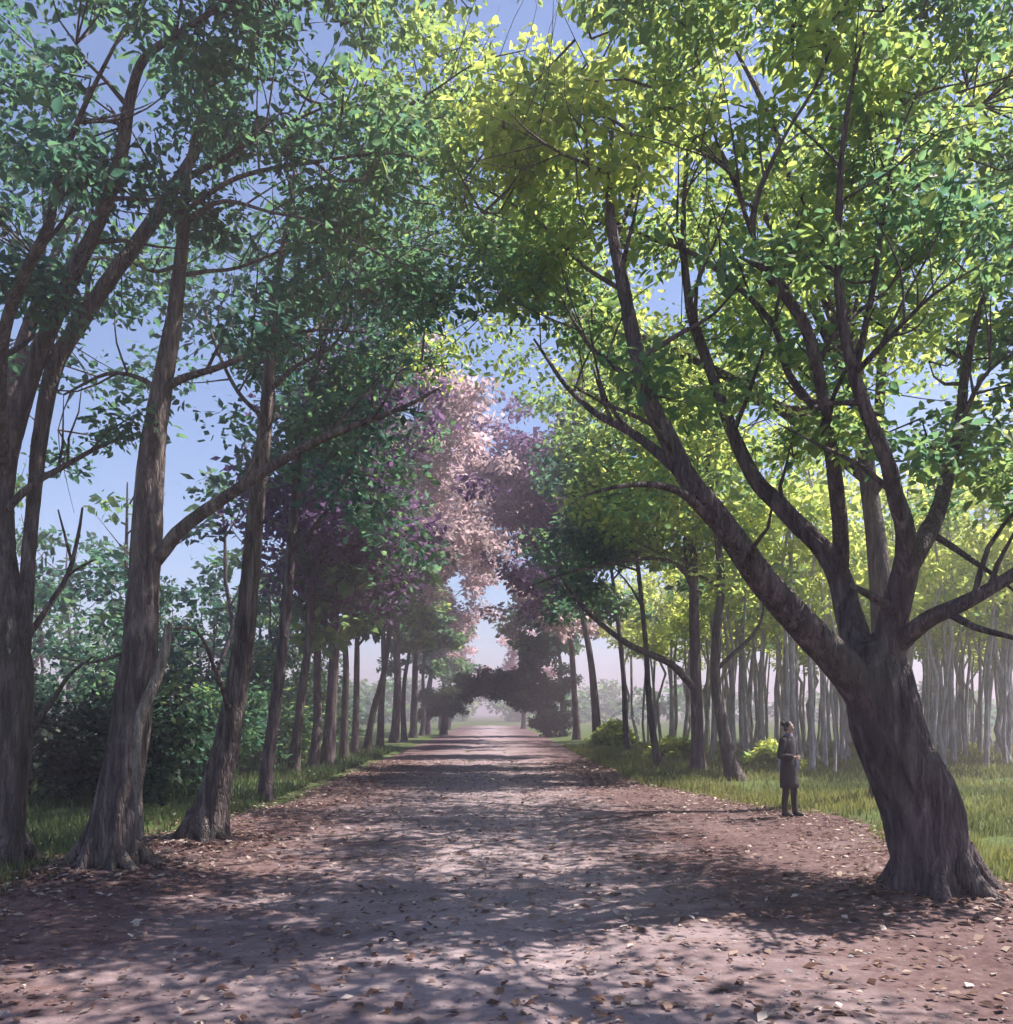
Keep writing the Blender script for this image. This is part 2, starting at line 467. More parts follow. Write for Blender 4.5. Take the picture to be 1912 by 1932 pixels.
class Tree:
    def __init__(self, name, base, Y, label, mat, group=None):
        gx, gy = (base[0] - VX) / FPX * Y, Y
        self.org = Vector((gx, gy, ground_z(gx, gy) - 0.05))
        self.root = empty(name, self.org)
        tag(self.root, label, 'tree', group)
        self.mat = mat; self.Y = Y
        self.clumps = []; self.twigs = MB(); self.idx = None
        self.samples = []

    def limb(self, name, pts, segs=10, step=0.2, rough=0.12, flare=None, knot=0.0, sub=0, mat=None, leafy=True):
        """pts: (px, py, width_px, depth_offset); base point of trunks may pass through the ground"""
        W = [P(p[0], p[1], self.Y + p[3]) for p in pts]
        R = [p[2] / 2 / FPX * (self.Y + p[3]) for p in pts]
        return self.limb3(name, W, R, segs, step, rough, flare, knot, sub, mat, leafy)

    def roots(self, x, y, r, n, length, ph):
        """surface roots spreading from the foot into the soil"""
        for k in range(n):
            a = ph + 6.283 * k / n + random.gauss(0, .16)
            l = length * random.uniform(.7, 1.2); rr0 = r * random.uniform(.30, .42)
            pts, rad = [], []
            for j in range(6):
                t = j / 5
                d = r * .45 + l * t; aa = a + .25 * math.sin(t * 3 + k)
                px_, py_ = x + math.cos(aa) * d, y + math.sin(aa) * d
                pts.append(Vector((px_, py_, ground_z(px_, py_) + .035 + .40 * (1 - t) ** 2.6 - .10 * t))); rad.append(rr0 * (1 - .72 * t))
            mb = MB(); tube(mb, [p - self.org for p in pts], rad, 14, .07, .12, None, k * 3.3 + x, 0, .014)
            new_obj('root', mb.mesh('root'), self.mat, self.trunk)

    def limb3(self, name, W, R, segs=10, step=0.2, rough=0.12, flare=None, knot=0.0, sub=0, mat=None, leafy=True):
        mb = MB()
        W = [w - self.org for w in W]
        sd = random.random() * 50
        rg = 0.0
        if max(R) > .085:
            rg = min(.045, max(R) * .11 + .006); segs = int(max(segs, min(72, 6.283 * max(R) / .035))); step = min(step, .075)
        pp, rr = tube(mb, W, R, segs, step, rough, flare, sd, knot, rg)
        ln = sum((pp[i + 1] - pp[i]).length for i in range(len(pp) - 1))
        for k in range(sub):
            t = 0.3 + 0.7 * (k + random.random()) / sub
            i = min(len(pp) - 2, int(t * (len(pp) - 1)))
            d = (pp[i + 1] - pp[i]).normalized()
            o = Vector((random.gauss(0, 1), random.gauss(0, 1), random.gauss(0.5, 0.8)))
            o = (o - d * o.dot(d)).normalized()
            dr = (d * 0.7 + o * 0.9).normalized()
            l = random.uniform(0.7, 1.7)
            r0 = min(rr[i] * 0.6, 0.035)
            q = [pp[i]]
            for s in range(3):
                dr = (dr + Vector((random.gauss(0, .22), random.gauss(0, .22), random.gauss(0.08, .2)))).normalized()
                q.append(q[-1] + dr * l / 3)
            sp, sr = tube(mb, q, [r0, r0 * 0.7, r0 * 0.45, r0 * 0.2], 5, 0.2, 0.05)
            if leafy: self.samples += [(p, 0.01) for p in sp[1::1]]
        if leafy: self.samples += [(p, r) for p, r in zip(pp, rr)][::max(2, int(.3 / step))]
        o = new_obj(name, mb.mesh(name), mat or self.mat, self.root if name == 'trunk' else self.trunk)
        if name == 'trunk': self.trunk = o
        return o


# --- leftmost tree at the frame's edge
T0 = Tree('avenue_tree', (15, 1665), 10.9, 'leaning many-stemmed tree at the far left edge, leftmost of the left row', M_bark)
T0.limb('trunk', [(14, 1690, 62, 0), (16, 1580, 58, 0), (22, 1420, 62, 0), (26, 1300, 66, 0), (20, 1180, 52, 0), (8, 1040, 38, .1), (6, 930, 34, .2), (20, 840, 34, .2), (42, 760, 33, .1)], 20, 0.12, 0.16, (0.5, 0.35, 5, 1.0), 0.25, leafy=False)
T0.limb('branch', [(42, 765, 32, .1), (62, 700, 31, .1), (95, 620, 29, 0), (140, 515, 26, -.2), (190, 412, 24, -.4), (228, 300, 22, -.7), (246, 190, 19, -.9), (272, 112, 15, -1.1), (345, 58, 11, -1.2), (430, 2, 8, -1.4), (520, -60, 5, -1.6)], 12, 0.15, 0.12, sub=7)
T0.limb('branch', [(36, 1260, 34, 0), (46, 1180, 28, 0), (54, 1050, 25, .2), (66, 920, 24, .4), (80, 800, 26, .5), (104, 690, 29, .5), (150, 612, 28, .6), (212, 520, 27, .7), (275, 436, 25, .9), (330, 350, 22, 1.1), (375, 275, 15, 1.2), (425, 185, 9, 1.3), (474, 146, 7, 1.5)], 12, 0.15, 0.14, sub=6)
T0.limb('branch', [(474, 146, 7, 1.5), (539, 155, 7, 1.6), (588, 192, 7, 1.6), (663, 209, 7, 1.7), (723, 229, 7, 1.9), (798, 237, 6, 2.0), (878, 229, 5, 2.1), (950, 222, 3, 2.3)], 7, 0.15, 0.05, sub=8)
T0.limb('branch', [(723, 229, 5, 1.9), (780, 195, 5, 1.6), (828, 165, 4, 1.4), (900, 118, 3, 1.2), (990, 95, 2, 1.0)], 6, 0.15, 0.05, sub=5)
T0.limb('branch', [(335, 345, 14, 1.1), (385, 318, 12, .7), (440, 288, 10, .3), (500, 250, 8, -.1), (560, 225, 6, -.4), (640, 190, 3, -.8)], 7, 0.15, 0.08, sub=6)
T0.limb('branch', [(360, 335, 8, 1.0), (430, 300, 8, 1.5), (510, 290, 7, 2.0), (588, 304, 6, 2.4), (648, 342, 6, 2.7), (768, 344, 5, 3.0), (850, 372, 4, 3.2), (970, 420, 2, 3.5)], 7, 0.15, 0.05, sub=8)
T0.limb('branch', [(12, 900, 26, .2), (0, 760, 24, -.4), (10, 620, 23, -.8), (50, 510, 21, -1.2), (92, 425, 18, -1.5), (112, 320, 13, -1.8), (160, 200, 9, -2.1), (230, 60, 5, -2.4)], 10, 0.15, 0.12, sub=8)
T0.limb('branch', [(14, 960, 16, .1), (60, 915, 13, .2), (110, 886, 11, .4), (190, 842, 8, .6), (265, 815, 4, .9)], 7, 0.15, 0.06, sub=4)
T0.limb('branch', [(54, 1200, 13, .1), (100, 1132, 11, .3), (130, 1080, 9, .4), (148, 1010, 7, .5), (156, 958, 4, .6)], 7, 0.12, 0.06, sub=0, leafy=False)
T0.limb('branch', [(128, 1085, 6, .4), (155, 1068, 5, .2), (176, 1058, 3, .1)], 6, 0.12, 0.05, leafy=False)
T0.limb('branch', [(136, 1062, 6, .4), (124, 1015, 5, .6), (110, 962, 3, .8)], 6, 0.12, 0.05, leafy=False)
T0.limb('branch', [(60, 1370, 12, 0), (95, 1330, 10, -.2), (130, 1275, 7, -.4), (175, 1240, 4, -.6)], 6, 0.12, 0.05, leafy=False)

# --- second of the left row, broad fluted foot
T1 = Tree('avenue_tree', (213, 1655), 11.0, 'tall dark tree with wide fluted root foot, second of the left row', M_bark3)
T1.limb('trunk', [(205, 1675, 90, 0), (212, 1600, 84, 0), (226, 1500, 76, 0), (240, 1420, 71, 0), (252, 1330, 67, 0), (264, 1220, 61, 0), (272, 1100, 54, .1), (278, 1000, 52, .1), (287, 860, 44, .2), (308, 720, 34, .3), (330, 590, 26, .3), (343, 470, 20, .3), (350, 360, 14, .2), (372, 240, 9, .1), (400, 120, 6, 0)], 30, 0.09, 0.13, (1.0, 0.40, 7, 2.0), 0.2)
T1.limb('branch', [(285, 1070, 26, .1), (312, 1035, 27, 0), (345, 996, 25, -.1), (420, 942, 22, -.2), (525, 873, 18, -.4), (620, 822, 14, -.6), (720, 785, 10, -.8), (775, 762, 7, -.9), (828, 733, 4, -1.0)], 12, 0.15, 0.12, sub=3, leafy=False)
T1.limb('branch', [(720, 785, 5, -.8), (770, 772, 4, -.7), (805, 782, 2, -.6)], 5, 0.12, 0.05, leafy=False)
T1.limb('branch', [(305, 735, 17, .3), (350, 712, 15, .0), (410, 694, 12, -.3), (470, 668, 10, -.6), (530, 640, 8, -.8), (600, 622, 6, -1.0), (690, 628, 3, -1.2)], 8, 0.15, 0.08, sub=7)
T1.limb('branch', [(306, 740, 11, .3), (260, 712, 9, .5), (200, 706, 7, .7), (120, 745, 4, 1.0)], 7, 0.15, 0.08, sub=4)
T1.limb('branch', [(338, 520, 10, .3), (390, 512, 8, .6), (450, 505, 6, .9), (540, 470, 5, 1.2), (640, 445, 3, 1.5)], 6, 0.15, 0.06, sub=8)
T1.limb('branch', [(340, 500, 9, .3), (300, 512, 7, .0), (275, 508, 4, -.3), (220, 480, 2, -.6)], 6, 0.15, 0.06, sub=4)
T1.limb('branch', [(346, 420, 10, .2), (420, 380, 8, -.4), (510, 400, 6, -.9), (600, 420, 5, -1.3), (720, 480, 4, -1.6), (820, 520, 2, -1.8)], 6, 0.15, 0.06, sub=8)
T1.limb('branch', [(248, 1228, 9, 0), (215, 1238, 7, -.2), (170, 1250, 5, -.4), (100, 1238, 3, -.6)], 6, 0.12, 0.05, leafy=False)
T1.limb('branch', [(318, 1178, 15, -.32), (312, 1225, 19, -.36), (292, 1290, 21, -.42), (266, 1350, 22, -.50), (258, 1420, 18, -.52), (262, 1500, 15, -.55), (264, 1580, 20, -.56)], 8, 0.1, 0.25, mat=M_dead, leafy=False)['label'] = 'pale bare dead stem leaning against the trunk'

# --- third of the left row
T2 = Tree('avenue_tree', (388, 1595), 13.6, 'straight tree with pale foot leaning right, third of the left row', M_bark3)
T2.limb('trunk', [(378, 1612, 64, 0), (392, 1560, 60, 0), (408, 1490, 52, 0), (428, 1400, 46, 0), (447, 1300, 41, 0), (462, 1200, 38, 0), (472, 1090, 34, 0), (479, 1000, 30, 0), (492, 880, 27, 0), (504, 760, 23, 0), (513, 650, 18, 0), (520, 540, 13, .1), (545, 420, 9, .2), (560, 300, 6, .3)], 22, 0.12, 0.13, (0.7, 0.4, 6, 0.4), 0.2)
T2.limb('branch', [(482, 985, 9, 0), (515, 985, 8, -.2), (550, 1003, 4, -.5)], 6, 0.12, 0.05, leafy=False)
T2.limb('branch', [(513, 650, 10, 0), (560, 600, 8, .3), (640, 560, 7, .6), (740, 540, 5, .9), (860, 545, 3, 1.2)], 7, 0.15, 0.06, sub=9)
T2.limb('branch', [(520, 560, 9, .1), (600, 490, 8, .9), (700, 450, 6, 1.6), (800, 470, 5, 2.2), (900, 500, 3, 2.8)], 7, 0.15, 0.06, sub=9)
T2.limb('branch', [(500, 790, 10, 0), (450, 740, 8, .3), (410, 660, 6, .6), (390, 590, 3, .9)], 7, 0.15, 0.06, sub=5)
T2.limb('branch', [(506, 740, 10, 0), (560, 690, 8, -.4), (620, 660, 6, -.8), (660, 610, 3, -1.2)], 7, 0.15, 0.06, sub=6)
T2.limb('branch', [(444, 1312, 10, 0), (432, 1335, 9, -.2), (420, 1300, 8, -.5), (405, 1262, 7, -.9), (392, 1225, 7, -1.3), (372, 1192, 6, -1.6), (340, 1184, 5, -1.9), (318, 1186, 4, -2.1)], 7, 0.1, 0.06, leafy=False)['label'] = 'thin bowed bare branch'

# --- the great forked tree on the right
TR = Tree('avenue_tree', (1765, 1700), 9.6, 'massive dark tree forking low into spreading limbs, nearest of the right row', M_bark2)
TR.limb('trunk', [(1780, 1735, 138, 0), (1772, 1680, 132, 0), (1758, 1600, 126, 0), (1738, 1525, 122, 0), (1712, 1455, 124, 0), (1684, 1390, 120, 0), (1664, 1330, 122, 0), (1654, 1270, 108, 0), (1650, 1225, 80, 0)], 40, 0.07, 0.16, (0.34, 0.36, 7, 0.2), 0.35, leafy=False)
TR.limb('branch', [(1672, 1370, 62, -.05), (1634, 1316, 72, -.1), (1596, 1264, 68, -.2), (1516, 1180, 60, -.4), (1448, 1106, 54, -.6), (1392, 1028, 47, -.8), (1350, 968, 42, -.9), (1306, 915, 37, -1.0), (1262, 830, 33, -1.0), (1222, 745, 29, -1.0), (1198, 650, 26, -.9), (1178, 550, 22, -.8), (1158, 450, 18, -.7), (1150, 370, 12, -.6), (1150, 300, 7, -.5), (1165, 180, 4, -.4)], 18, 0.12, 0.13, sub=6)
TR.limb('branch', [(1318, 930, 24, -1.0), (1255, 866, 21, -.6), (1190, 815, 17, -.2), (1125, 780, 13, .2), (1070, 730, 9, .5), (1035, 680, 7, .8), (1008, 640, 4, 1.0)], 9, 0.14, 0.1, sub=5)
TR.limb('branch', [(1342, 985, 19, -.9), (1290, 932, 16, -1.2), (1230, 914, 12, -1.5), (1155, 920, 8, -1.8), (1095, 938, 4, -2.0)], 8, 0.14, 0.1, leafy=False)
TR.limb('branch', [(1640, 1300, 60, .1), (1622, 1230, 54, .2), (1602, 1155, 46, .4), (1585, 1090, 40, .5), (1560, 1045, 36, .6), (1512, 996, 32, .7), (1468, 950, 29, .8), (1425, 905, 26, .9), (1388, 830, 23, 1.0), (1362, 760, 21, 1.1), (1330, 670, 18, 1.2), (1304, 590, 16, 1.3), (1292, 500, 12, 1.4), (1290, 400, 8, 1.5), (1300, 260, 5, 1.6)], 14, 0.13, 0.12, sub=8)
TR.limb('branch', [(1586, 1100, 30, .5), (1587, 1010, 28, .2), (1577, 910, 26, -.1), (1560, 800, 24, -.3), (1542, 690, 21, -.5), (1512, 600, 19, -.6), (1456, 528, 17, -.7), (1422, 462, 14, -.8), (1424, 392, 11, -.9), (1450, 320, 8, -1.0), (1486, 248, 6, -1.1), (1545, 150, 4, -1.2), (1590, 30, 2, -1.3)], 12, 0.13, 0.1, sub=8)
TR.limb('branch', [(1425, 460, 8, -.8), (1405, 400, 8, -1.1), (1388, 340, 7, -1.3), (1345, 300, 6, -1.6), (1310, 280, 3, -1.9)], 6, 0.13, 0.08, sub=5)
TR.limb('branch', [(1405, 400, 6, -1.1), (1370, 310, 5, -.8), (1335, 215, 4, -.5), (1320, 120, 2, -.2)], 6, 0.13, 0.08, sub=5)
TR.limb('branch', [(1555, 790, 16, -.3), (1488, 705, 14, .2), (1464, 622, 12, .5), (1404, 552, 10, .9), (1314, 482, 9, 1.3), (1234, 452, 7, 1.7), (1150, 418, 6, 2.0), (1075, 428, 5, 2.3), (1012, 468, 4, 2.6), (950, 508, 3, 2.8), (880, 526, 2, 3.0)], 8, 0.14, 0.08, sub=10)
TR.limb('branch', [(1464, 622, 8, .5), (1466, 580, 7, .4), (1490, 480, 5, .2), (1520, 380, 3, .0)], 6, 0.13, 0.08, sub=5)
TR.limb('branch', [(1158, 455, 10, -.7), (1195, 370, 8, -.2), (1208, 285, 7, .2), (1170, 235, 6, .6), (1100, 205, 5, 1.0), (1020, 172, 3, 1.4), (930, 150, 2, 1.8)], 6, 0.14, 0.08, sub=10)
TR.limb('branch', [(1150, 330, 7, -.5), (1110, 310, 6, -1.0), (1060, 290, 5, -1.5), (1000, 250, 4, -2.0), (960, 210, 2, -2.4)], 6, 0.14, 0.08, sub=8)
TR.limb('branch', [(1668, 1300, 70, 0), (1678, 1210, 58, -.1), (1692, 1140, 52, -.2), (1708, 1075, 46, -.3), (1708, 1000, 32, -.5), (1690, 935, 28, -.6), (1674, 870, 25, -.7), (1640, 790, 22, -.8), (1612, 710, 20, -.9), (1592, 610, 17, -1.0), (1582, 500, 14, -1.0), (1586, 350, 10, -1.0), (1600, 200, 7, -1.1), (1630, 60, 4, -1.2)], 14, 0.13, 0.12, sub=9)
TR.limb('branch', [(1704, 1090, 38, -.3), (1740, 1025, 36, 0), (1770, 965, 30, .3), (1792, 880, 24, .6), (1812, 800, 19, .9), (1822, 700, 15, 1.1), (1850, 580, 11, 1.3), (1900, 480, 8, 1.5), (1960, 380, 5, 1.6)], 12, 0.14, 0.1, sub=9)
TR.limb('branch', [(1612, 715, 14, -.9), (1632, 620, 13, -.6), (1650, 530, 11, -.4), (1668, 400, 9, -.1), (1690, 280, 6, .2), (1740, 150, 3, .5)], 7, 0.14, 0.08, sub=8)
TR.limb('branch', [(1614, 705, 13, -.9), (1660, 655, 12, -1.3), (1706, 608, 9, -1.7), (1762, 555, 6, -2.0), (1850, 500, 3, -2.3)], 7, 0.14, 0.08, sub=7)
TR.limb('branch', [(1690, 280, 6, .2), (1620, 245, 6, .5), (1690, 205, 5, .8), (1760, 170, 4, 1.0), (1850, 150, 2, 1.2)], 6, 0.14, 0.08, sub=7)
TR.limb('branch', [(1688, 1225, 36, -.1), (1722, 1192, 34, -.3), (1760, 1164, 31, -.5), (1825, 1135, 27, -.7), (1900, 1092, 22, -.9), (2000, 1020, 17, -1.1), (2100, 900, 11, -1.3)], 10, 0.14, 0.1, sub=5)
TR.limb('branch', [(1786, 1155, 16, -.6), (1840, 1184, 13, -.8), (1900, 1200, 10, -1.0), (1980, 1225, 5, -1.3)], 7, 0.14, 0.1, leafy=False)
TR.limb('branch', [(1700, 1158, 22, -.2), (1664, 1136, 17, -.4), (1632, 1118, 14, -.5), (1606, 1104, 9, -.6)], 8, 0.12, 0.1, leafy=False)
TR.limb('branch', [(1762, 1010, 14, .2), (1800, 1034, 12, 0), (1845, 1065, 10, -.2), (1890, 1095, 6, -.4), (1950, 1150, 3, -.6)], 7, 0.13, 0.1, leafy=False)
TR.limb('branch', [(1812, 800, 12, .9), (1850, 720, 9, .6), (1890, 680, 6, .4), (1960, 640, 3, .2)], 6, 0.14, 0.1, sub=6)
TR.limb('branch', [(1222, 745, 13, -1.0), (1170, 700, 11, -.5), (1120, 660, 8, 0), (1085, 610, 6, .4), (1060, 560, 3, .8)], 7, 0.14, 0.08, sub=6)

T2.limb('branch', [(519, 570, 9, .1), (640, 505, 8, 1.4), (760, 440, 7, 2.8), (880, 405, 5, 4.0), (985, 440, 3, 5.0)], 7, 0.15, 0.06, sub=10)
T2.limb('branch', [(509, 690, 9, 0), (620, 605, 8, 1.8), (740, 560, 6, 3.4), (860, 555, 4, 4.8), (960, 590, 2, 5.6)], 7, 0.15, 0.06, sub=10)
T1.limb('branch', [(347, 400, 10, .2), (450, 335, 9, -.2), (600, 305, 7, -.5), (750, 290, 5, -.8), (880, 335, 3, -1.0)], 7, 0.15, 0.06, sub=9)
TR.limb('branch', [(1178, 550, 10, -.8), (1100, 500, 8, .4), (1020, 420, 6, 1.6), (930, 365, 4, 2.6), (860, 330, 2, 3.4)], 7, 0.15, 0.06, sub=10)
T0.roots(-5.87, 10.9, .25, 5, .55, .3)
T1.roots(-4.66, 11.0, .36, 7, .62, .9)
T2.roots(-4.36, 13.6, .30, 6, .60, 2.0)
TR.roots(4.74, 9.6, .46, 7, .60, .5)
NEARTREES = [T0, T1, T2, TR]
S_pos, S_tree = [], []
for ti, t in enumerate(NEARTREES):
    for p, r in t.samples:
        S_pos.append(tuple(p + t.org)); S_tree.append(ti)
S_pos = np.array(S_pos); S_tree = np.array(S_tree)
S_px = VX + S_pos[:, 0] / S_pos[:, 1] * FPX
S_py = HZ - (S_pos[:, 2] - CAMH) / S_pos[:, 1] * FPX

# leaf tone of the canopy by place: 0 deep green .. 1 yellow
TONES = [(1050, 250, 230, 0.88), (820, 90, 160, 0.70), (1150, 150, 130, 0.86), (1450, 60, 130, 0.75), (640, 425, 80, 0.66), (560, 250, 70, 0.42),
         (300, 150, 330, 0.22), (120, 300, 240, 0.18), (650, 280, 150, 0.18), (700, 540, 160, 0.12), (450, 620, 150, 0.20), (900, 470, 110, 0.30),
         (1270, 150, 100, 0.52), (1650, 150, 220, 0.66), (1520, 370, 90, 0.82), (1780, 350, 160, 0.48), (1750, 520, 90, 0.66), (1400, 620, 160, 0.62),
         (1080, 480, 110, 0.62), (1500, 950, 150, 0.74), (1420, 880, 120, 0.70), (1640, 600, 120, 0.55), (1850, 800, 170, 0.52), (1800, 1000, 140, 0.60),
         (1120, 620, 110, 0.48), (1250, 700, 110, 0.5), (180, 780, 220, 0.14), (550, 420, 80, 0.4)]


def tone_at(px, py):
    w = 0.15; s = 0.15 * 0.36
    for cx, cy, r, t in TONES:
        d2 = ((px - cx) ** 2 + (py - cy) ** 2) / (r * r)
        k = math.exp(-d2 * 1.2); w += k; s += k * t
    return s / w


LB = [(-400, 800), (0, 880), (280, 870), (420, 770), (560, 730), (700, 640), (800, 575), (900, 545), (1000, 590), (1150, 700), (1300, 780), (1450, 860), (1600, 900), (1750, 960), (2300, 1010)]


def low_edge(x):
    for (x0, y0), (x1, y1) in zip(LB, LB[1:]):
        if x0 <= x <= x1: return y0 + (y1 - y0) * (x - x0) / (x1 - x0)
    return 700


made = 0
for attempt in range(12000):
    if made >= 500: break
    px = random.uniform(-300, 2230); py = random.uniform(-230, 1000)
    if random.random() < .16: px = random.uniform(640, 1080); py = random.uniform(180, 610)
    if px < 430 and py > 370 and random.random() < .62: continue
    if py > low_edge(px): continue
    d2 = (S_px - px) ** 2 + (S_py - py) ** 2
    near = np.argsort(d2)[:14]
    if d2[near[0]] > 190 ** 2: continue
    s = int(random.choice(near))
    Y = S_pos[s, 1] + random.gauss(0.75, 0.7)
    if Y < 8.2: continue
    c = P(px, py, Y)
    rad = random.uniform(0.26, 0.56)
    if in_gap(c, rad): continue
    j = int(np.argmin(((S_pos - np.array(c)) ** 2).sum(1)))
    if np.linalg.norm(S_pos[j] - np.array(c)) > 2.2: continue
    t = NEARTREES[S_tree[j]]
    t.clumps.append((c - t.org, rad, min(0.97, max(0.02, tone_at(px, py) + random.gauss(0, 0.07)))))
    a = Vector(S_pos[j]) - t.org; b = c - t.org
    m = (a + b) * 0.5 + Vector((random.gauss(0, .08), random.gauss(0, .08), random.gauss(-0.05, .08)))
    tube(t.twigs, [a, m, b, b + (b - a).normalized() * rad * 0.5], [0.013, 0.010, 0.007, 0.003], 4, 0.4)
    made += 1

for t in NEARTREES:
    cs = [tuple(c) for c, r, q in t.clumps]
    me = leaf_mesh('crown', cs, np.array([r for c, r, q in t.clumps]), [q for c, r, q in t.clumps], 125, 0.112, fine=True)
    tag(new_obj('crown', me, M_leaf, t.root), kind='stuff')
    tag(new_obj('twigs', t.twigs.mesh('twigs'), t.mat, t.root), kind='stuff')


# ------------------------------------------------------------------ grown trees further down the avenue
def grow(name, X, Y, h, r0, lean, label, seed, bark=M_bark, leafm=M_leaf, tone=0.3, spread=3.2, per=110, leaf=0.19, clumps=46,
         trunk_pts=None, extra=(), bare=0.42, group=None, fine=False, gaps=True, side=1, reach=()):
    """trunk, a few limbs reaching to the path's side, clumps of leaves along them"""
    rs = random.Random(seed); nr = np.random.default_rng(seed)
    org = Vector((X, Y, ground_z(X, Y) - 0.05))
    root = empty(name, org); tag(root, label, 'tree', group)
    mb = MB()
    if trunk_pts:
        W = [P(a, b, Y) - org for a, b, w in trunk_pts]; R = [w / 2 / FPX * Y for a, b, w in trunk_pts]
        top = W[-1]; r1 = R[-1]
        W += [top + Vector((lean * 0.4, 0, (h - top.z) * 0.5)), Vector((top.x + lean, 0.3, h))] if h > top.z + 1 else []
        if len(W) > len(R): R += [r1 * 0.7, r1 * 0.25]
    else:
        W = [Vector((0, 0, -0.15))]; R = [r0 * 1.1]
        for k in range(1, 7):
            t = k / 6
            W.append(Vector((lean * t * t + rs.gauss(0, .09), rs.gauss(0, .12), h * t))); R.append(r0 * (1 - 0.85 * t))
    pp, rr = tube(mb, W, R, 12, 0.3, 0.12, (0.6, 0.35, 5, rs.random() * 6), seed * 1.7)
    trunk = new_obj('trunk', mb.mesh('trunk'), bark, root)
    samples = []
    nl = 6
    for k in range(nl):
        t = bare + (0.95 - bare) * (k + rs.random() * 0.7) / nl
        i = min(len(pp) - 2, int(t * len(pp)))
        sgn = side if (k % 3) != 2 else -side
        dr = Vector((sgn * rs.uniform(.4, 1.0), rs.gauss(0, .55), rs.uniform(0.25, 0.9))).normalized()
        l = spread * rs.uniform(0.6, 1.15) * (1.1 - 0.5 * t)
        q = [pp[i]]; rq = min(rr[i] * 0.6, r0 * 0.45)
        for s in range(4):
            dr = (dr + Vector((rs.gauss(0, .15), rs.gauss(0, .18), rs.gauss(0.02, .14)))).normalized()
            q.append(q[-1] + dr * l / 4)
        b = MB()
        sp, sr = tube(b, q, [rq, rq * .75, rq * .55, rq * .35, rq * .12], 7, 0.3, 0.08)
        new_obj('branch', b.mesh('branch'), bark, trunk)
        samples += sp[len(sp) // 3:]
    samples += pp[int(len(pp) * max(0.55, bare)):]
    for pts in extra:
        b = MB()
        q = [P(a, c, Y + dy) - org for a, c, w, dy in pts]
        tube(b, q, [w / 2 / FPX * (Y + dy) for a, c, w, dy in pts], 8, 0.25, 0.08)
        new_obj('branch', b.mesh('branch'), bark, trunk)
    for pts in reach:
        b = MB()
        q = [Vector(p[:3]) - org for p in pts]
        sp, sr = tube(b, q, [p[3] for p in pts], 8, 0.3, 0.08)
        new_obj('branch', b.mesh('branch'), bark, trunk)
        samples += sp[len(sp) // 4:] * 2
    cl, tw = [], MB()
    tries = 0
    while len(cl) < clumps and tries < clumps * 6:
        tries += 1
        s = rs.choice(samples)
        c = s + Vector((rs.gauss(0, .75), rs.gauss(0, .75), rs.gauss(0.15, .55))) * (spread / 3.8)
        rad = rs.uniform(0.45, 0.85) * math.sqrt(spread / 3.4)
        if gaps and in_gap(c + org, rad, 0.35): continue
        cl.append((tuple(c), rad, min(.97, max(.02, tone + rs.gauss(0, .11)))))
        tube(tw, [s, (s + c) / 2 + Vector((0, 0, -.06)), c], [0.018, 0.012, 0.005], 3, 0.6)
    if cl:
        me = leaf_mesh('crown', [c for c, r, q in cl], np.array([r for c, r, q in cl]), [q for c, r, q in cl], per, leaf, fine=fine, rs=nr)
        tag(new_obj('crown', me, leafm, root), kind='stuff')
        tag(new_obj('twigs', tw.mesh('twigs'), bark, root), kind='stuff')
    return root


def gxy(px, py):
    Y = CAMH * FPX / (py - HZ)
    return (px - VX) / FPX * Y, Y


LEFT = [
    ((502, 1512), 12.5, .26, 1.2, 'slim dark tree, fourth of the left row counted from the camera', dict(tone=.22, trunk_pts=[(500, 1518, 26), (506, 1440, 24), (524, 1300, 22), (537, 1180, 21), (549, 1040, 19), (558, 940, 17), (570, 820, 14)])),
    ((556, 1462), 12.5, .26, 1.4, 'plum-leaved tree on the left row, behind its fourth trunk', dict(tone=.4, clumps=120,  leafm=M_plum, trunk_pts=[(554, 1466, 20), (566, 1340, 17), (580, 1230, 15), (592, 1100, 13)])),
    ((618, 1447), 13.0, .24, 1.5, 'green-leaved tree, seventh trunk of the left row along the path', dict(tone=.30, clumps=45)),
    ((692, 1424), 19.5, .28, 1.6, 'tree with leaning trunk, pink glow put into its leaf colour, tenth of the left row', dict(tone=.35, leafm=M_glow, spread=6.0, clumps=110, trunk_pts=[(690, 1428, 15), (704, 1345, 12), (727, 1254, 10), (748, 1080, 8)])),
    ((744, 1404), 21, .28, 1.6, 'tree with pink glow put into its leaf colour, twelfth trunk of the left row', dict(leafm=M_glow, spread=7.5, clumps=130, tone=.45)),
    ((780, 1394), 22, .28, 1.6, 'tree with pink glow put into its leaf colour, fourteenth trunk of the left row', dict(leafm=M_glow, spread=7.5, clumps=130, tone=.42)),
    ((808, 1385), 20, .28, 1.6, 'distant tree with pink glow put into its leaf colour, last but one of the left row', dict(leafm=M_glow, spread=7.5, clumps=130, tone=.4)),
    ((832, 1379), 12.0, .28, 1.6, 'far tree closing the left row where the path ends', dict(tone=.35)),
]
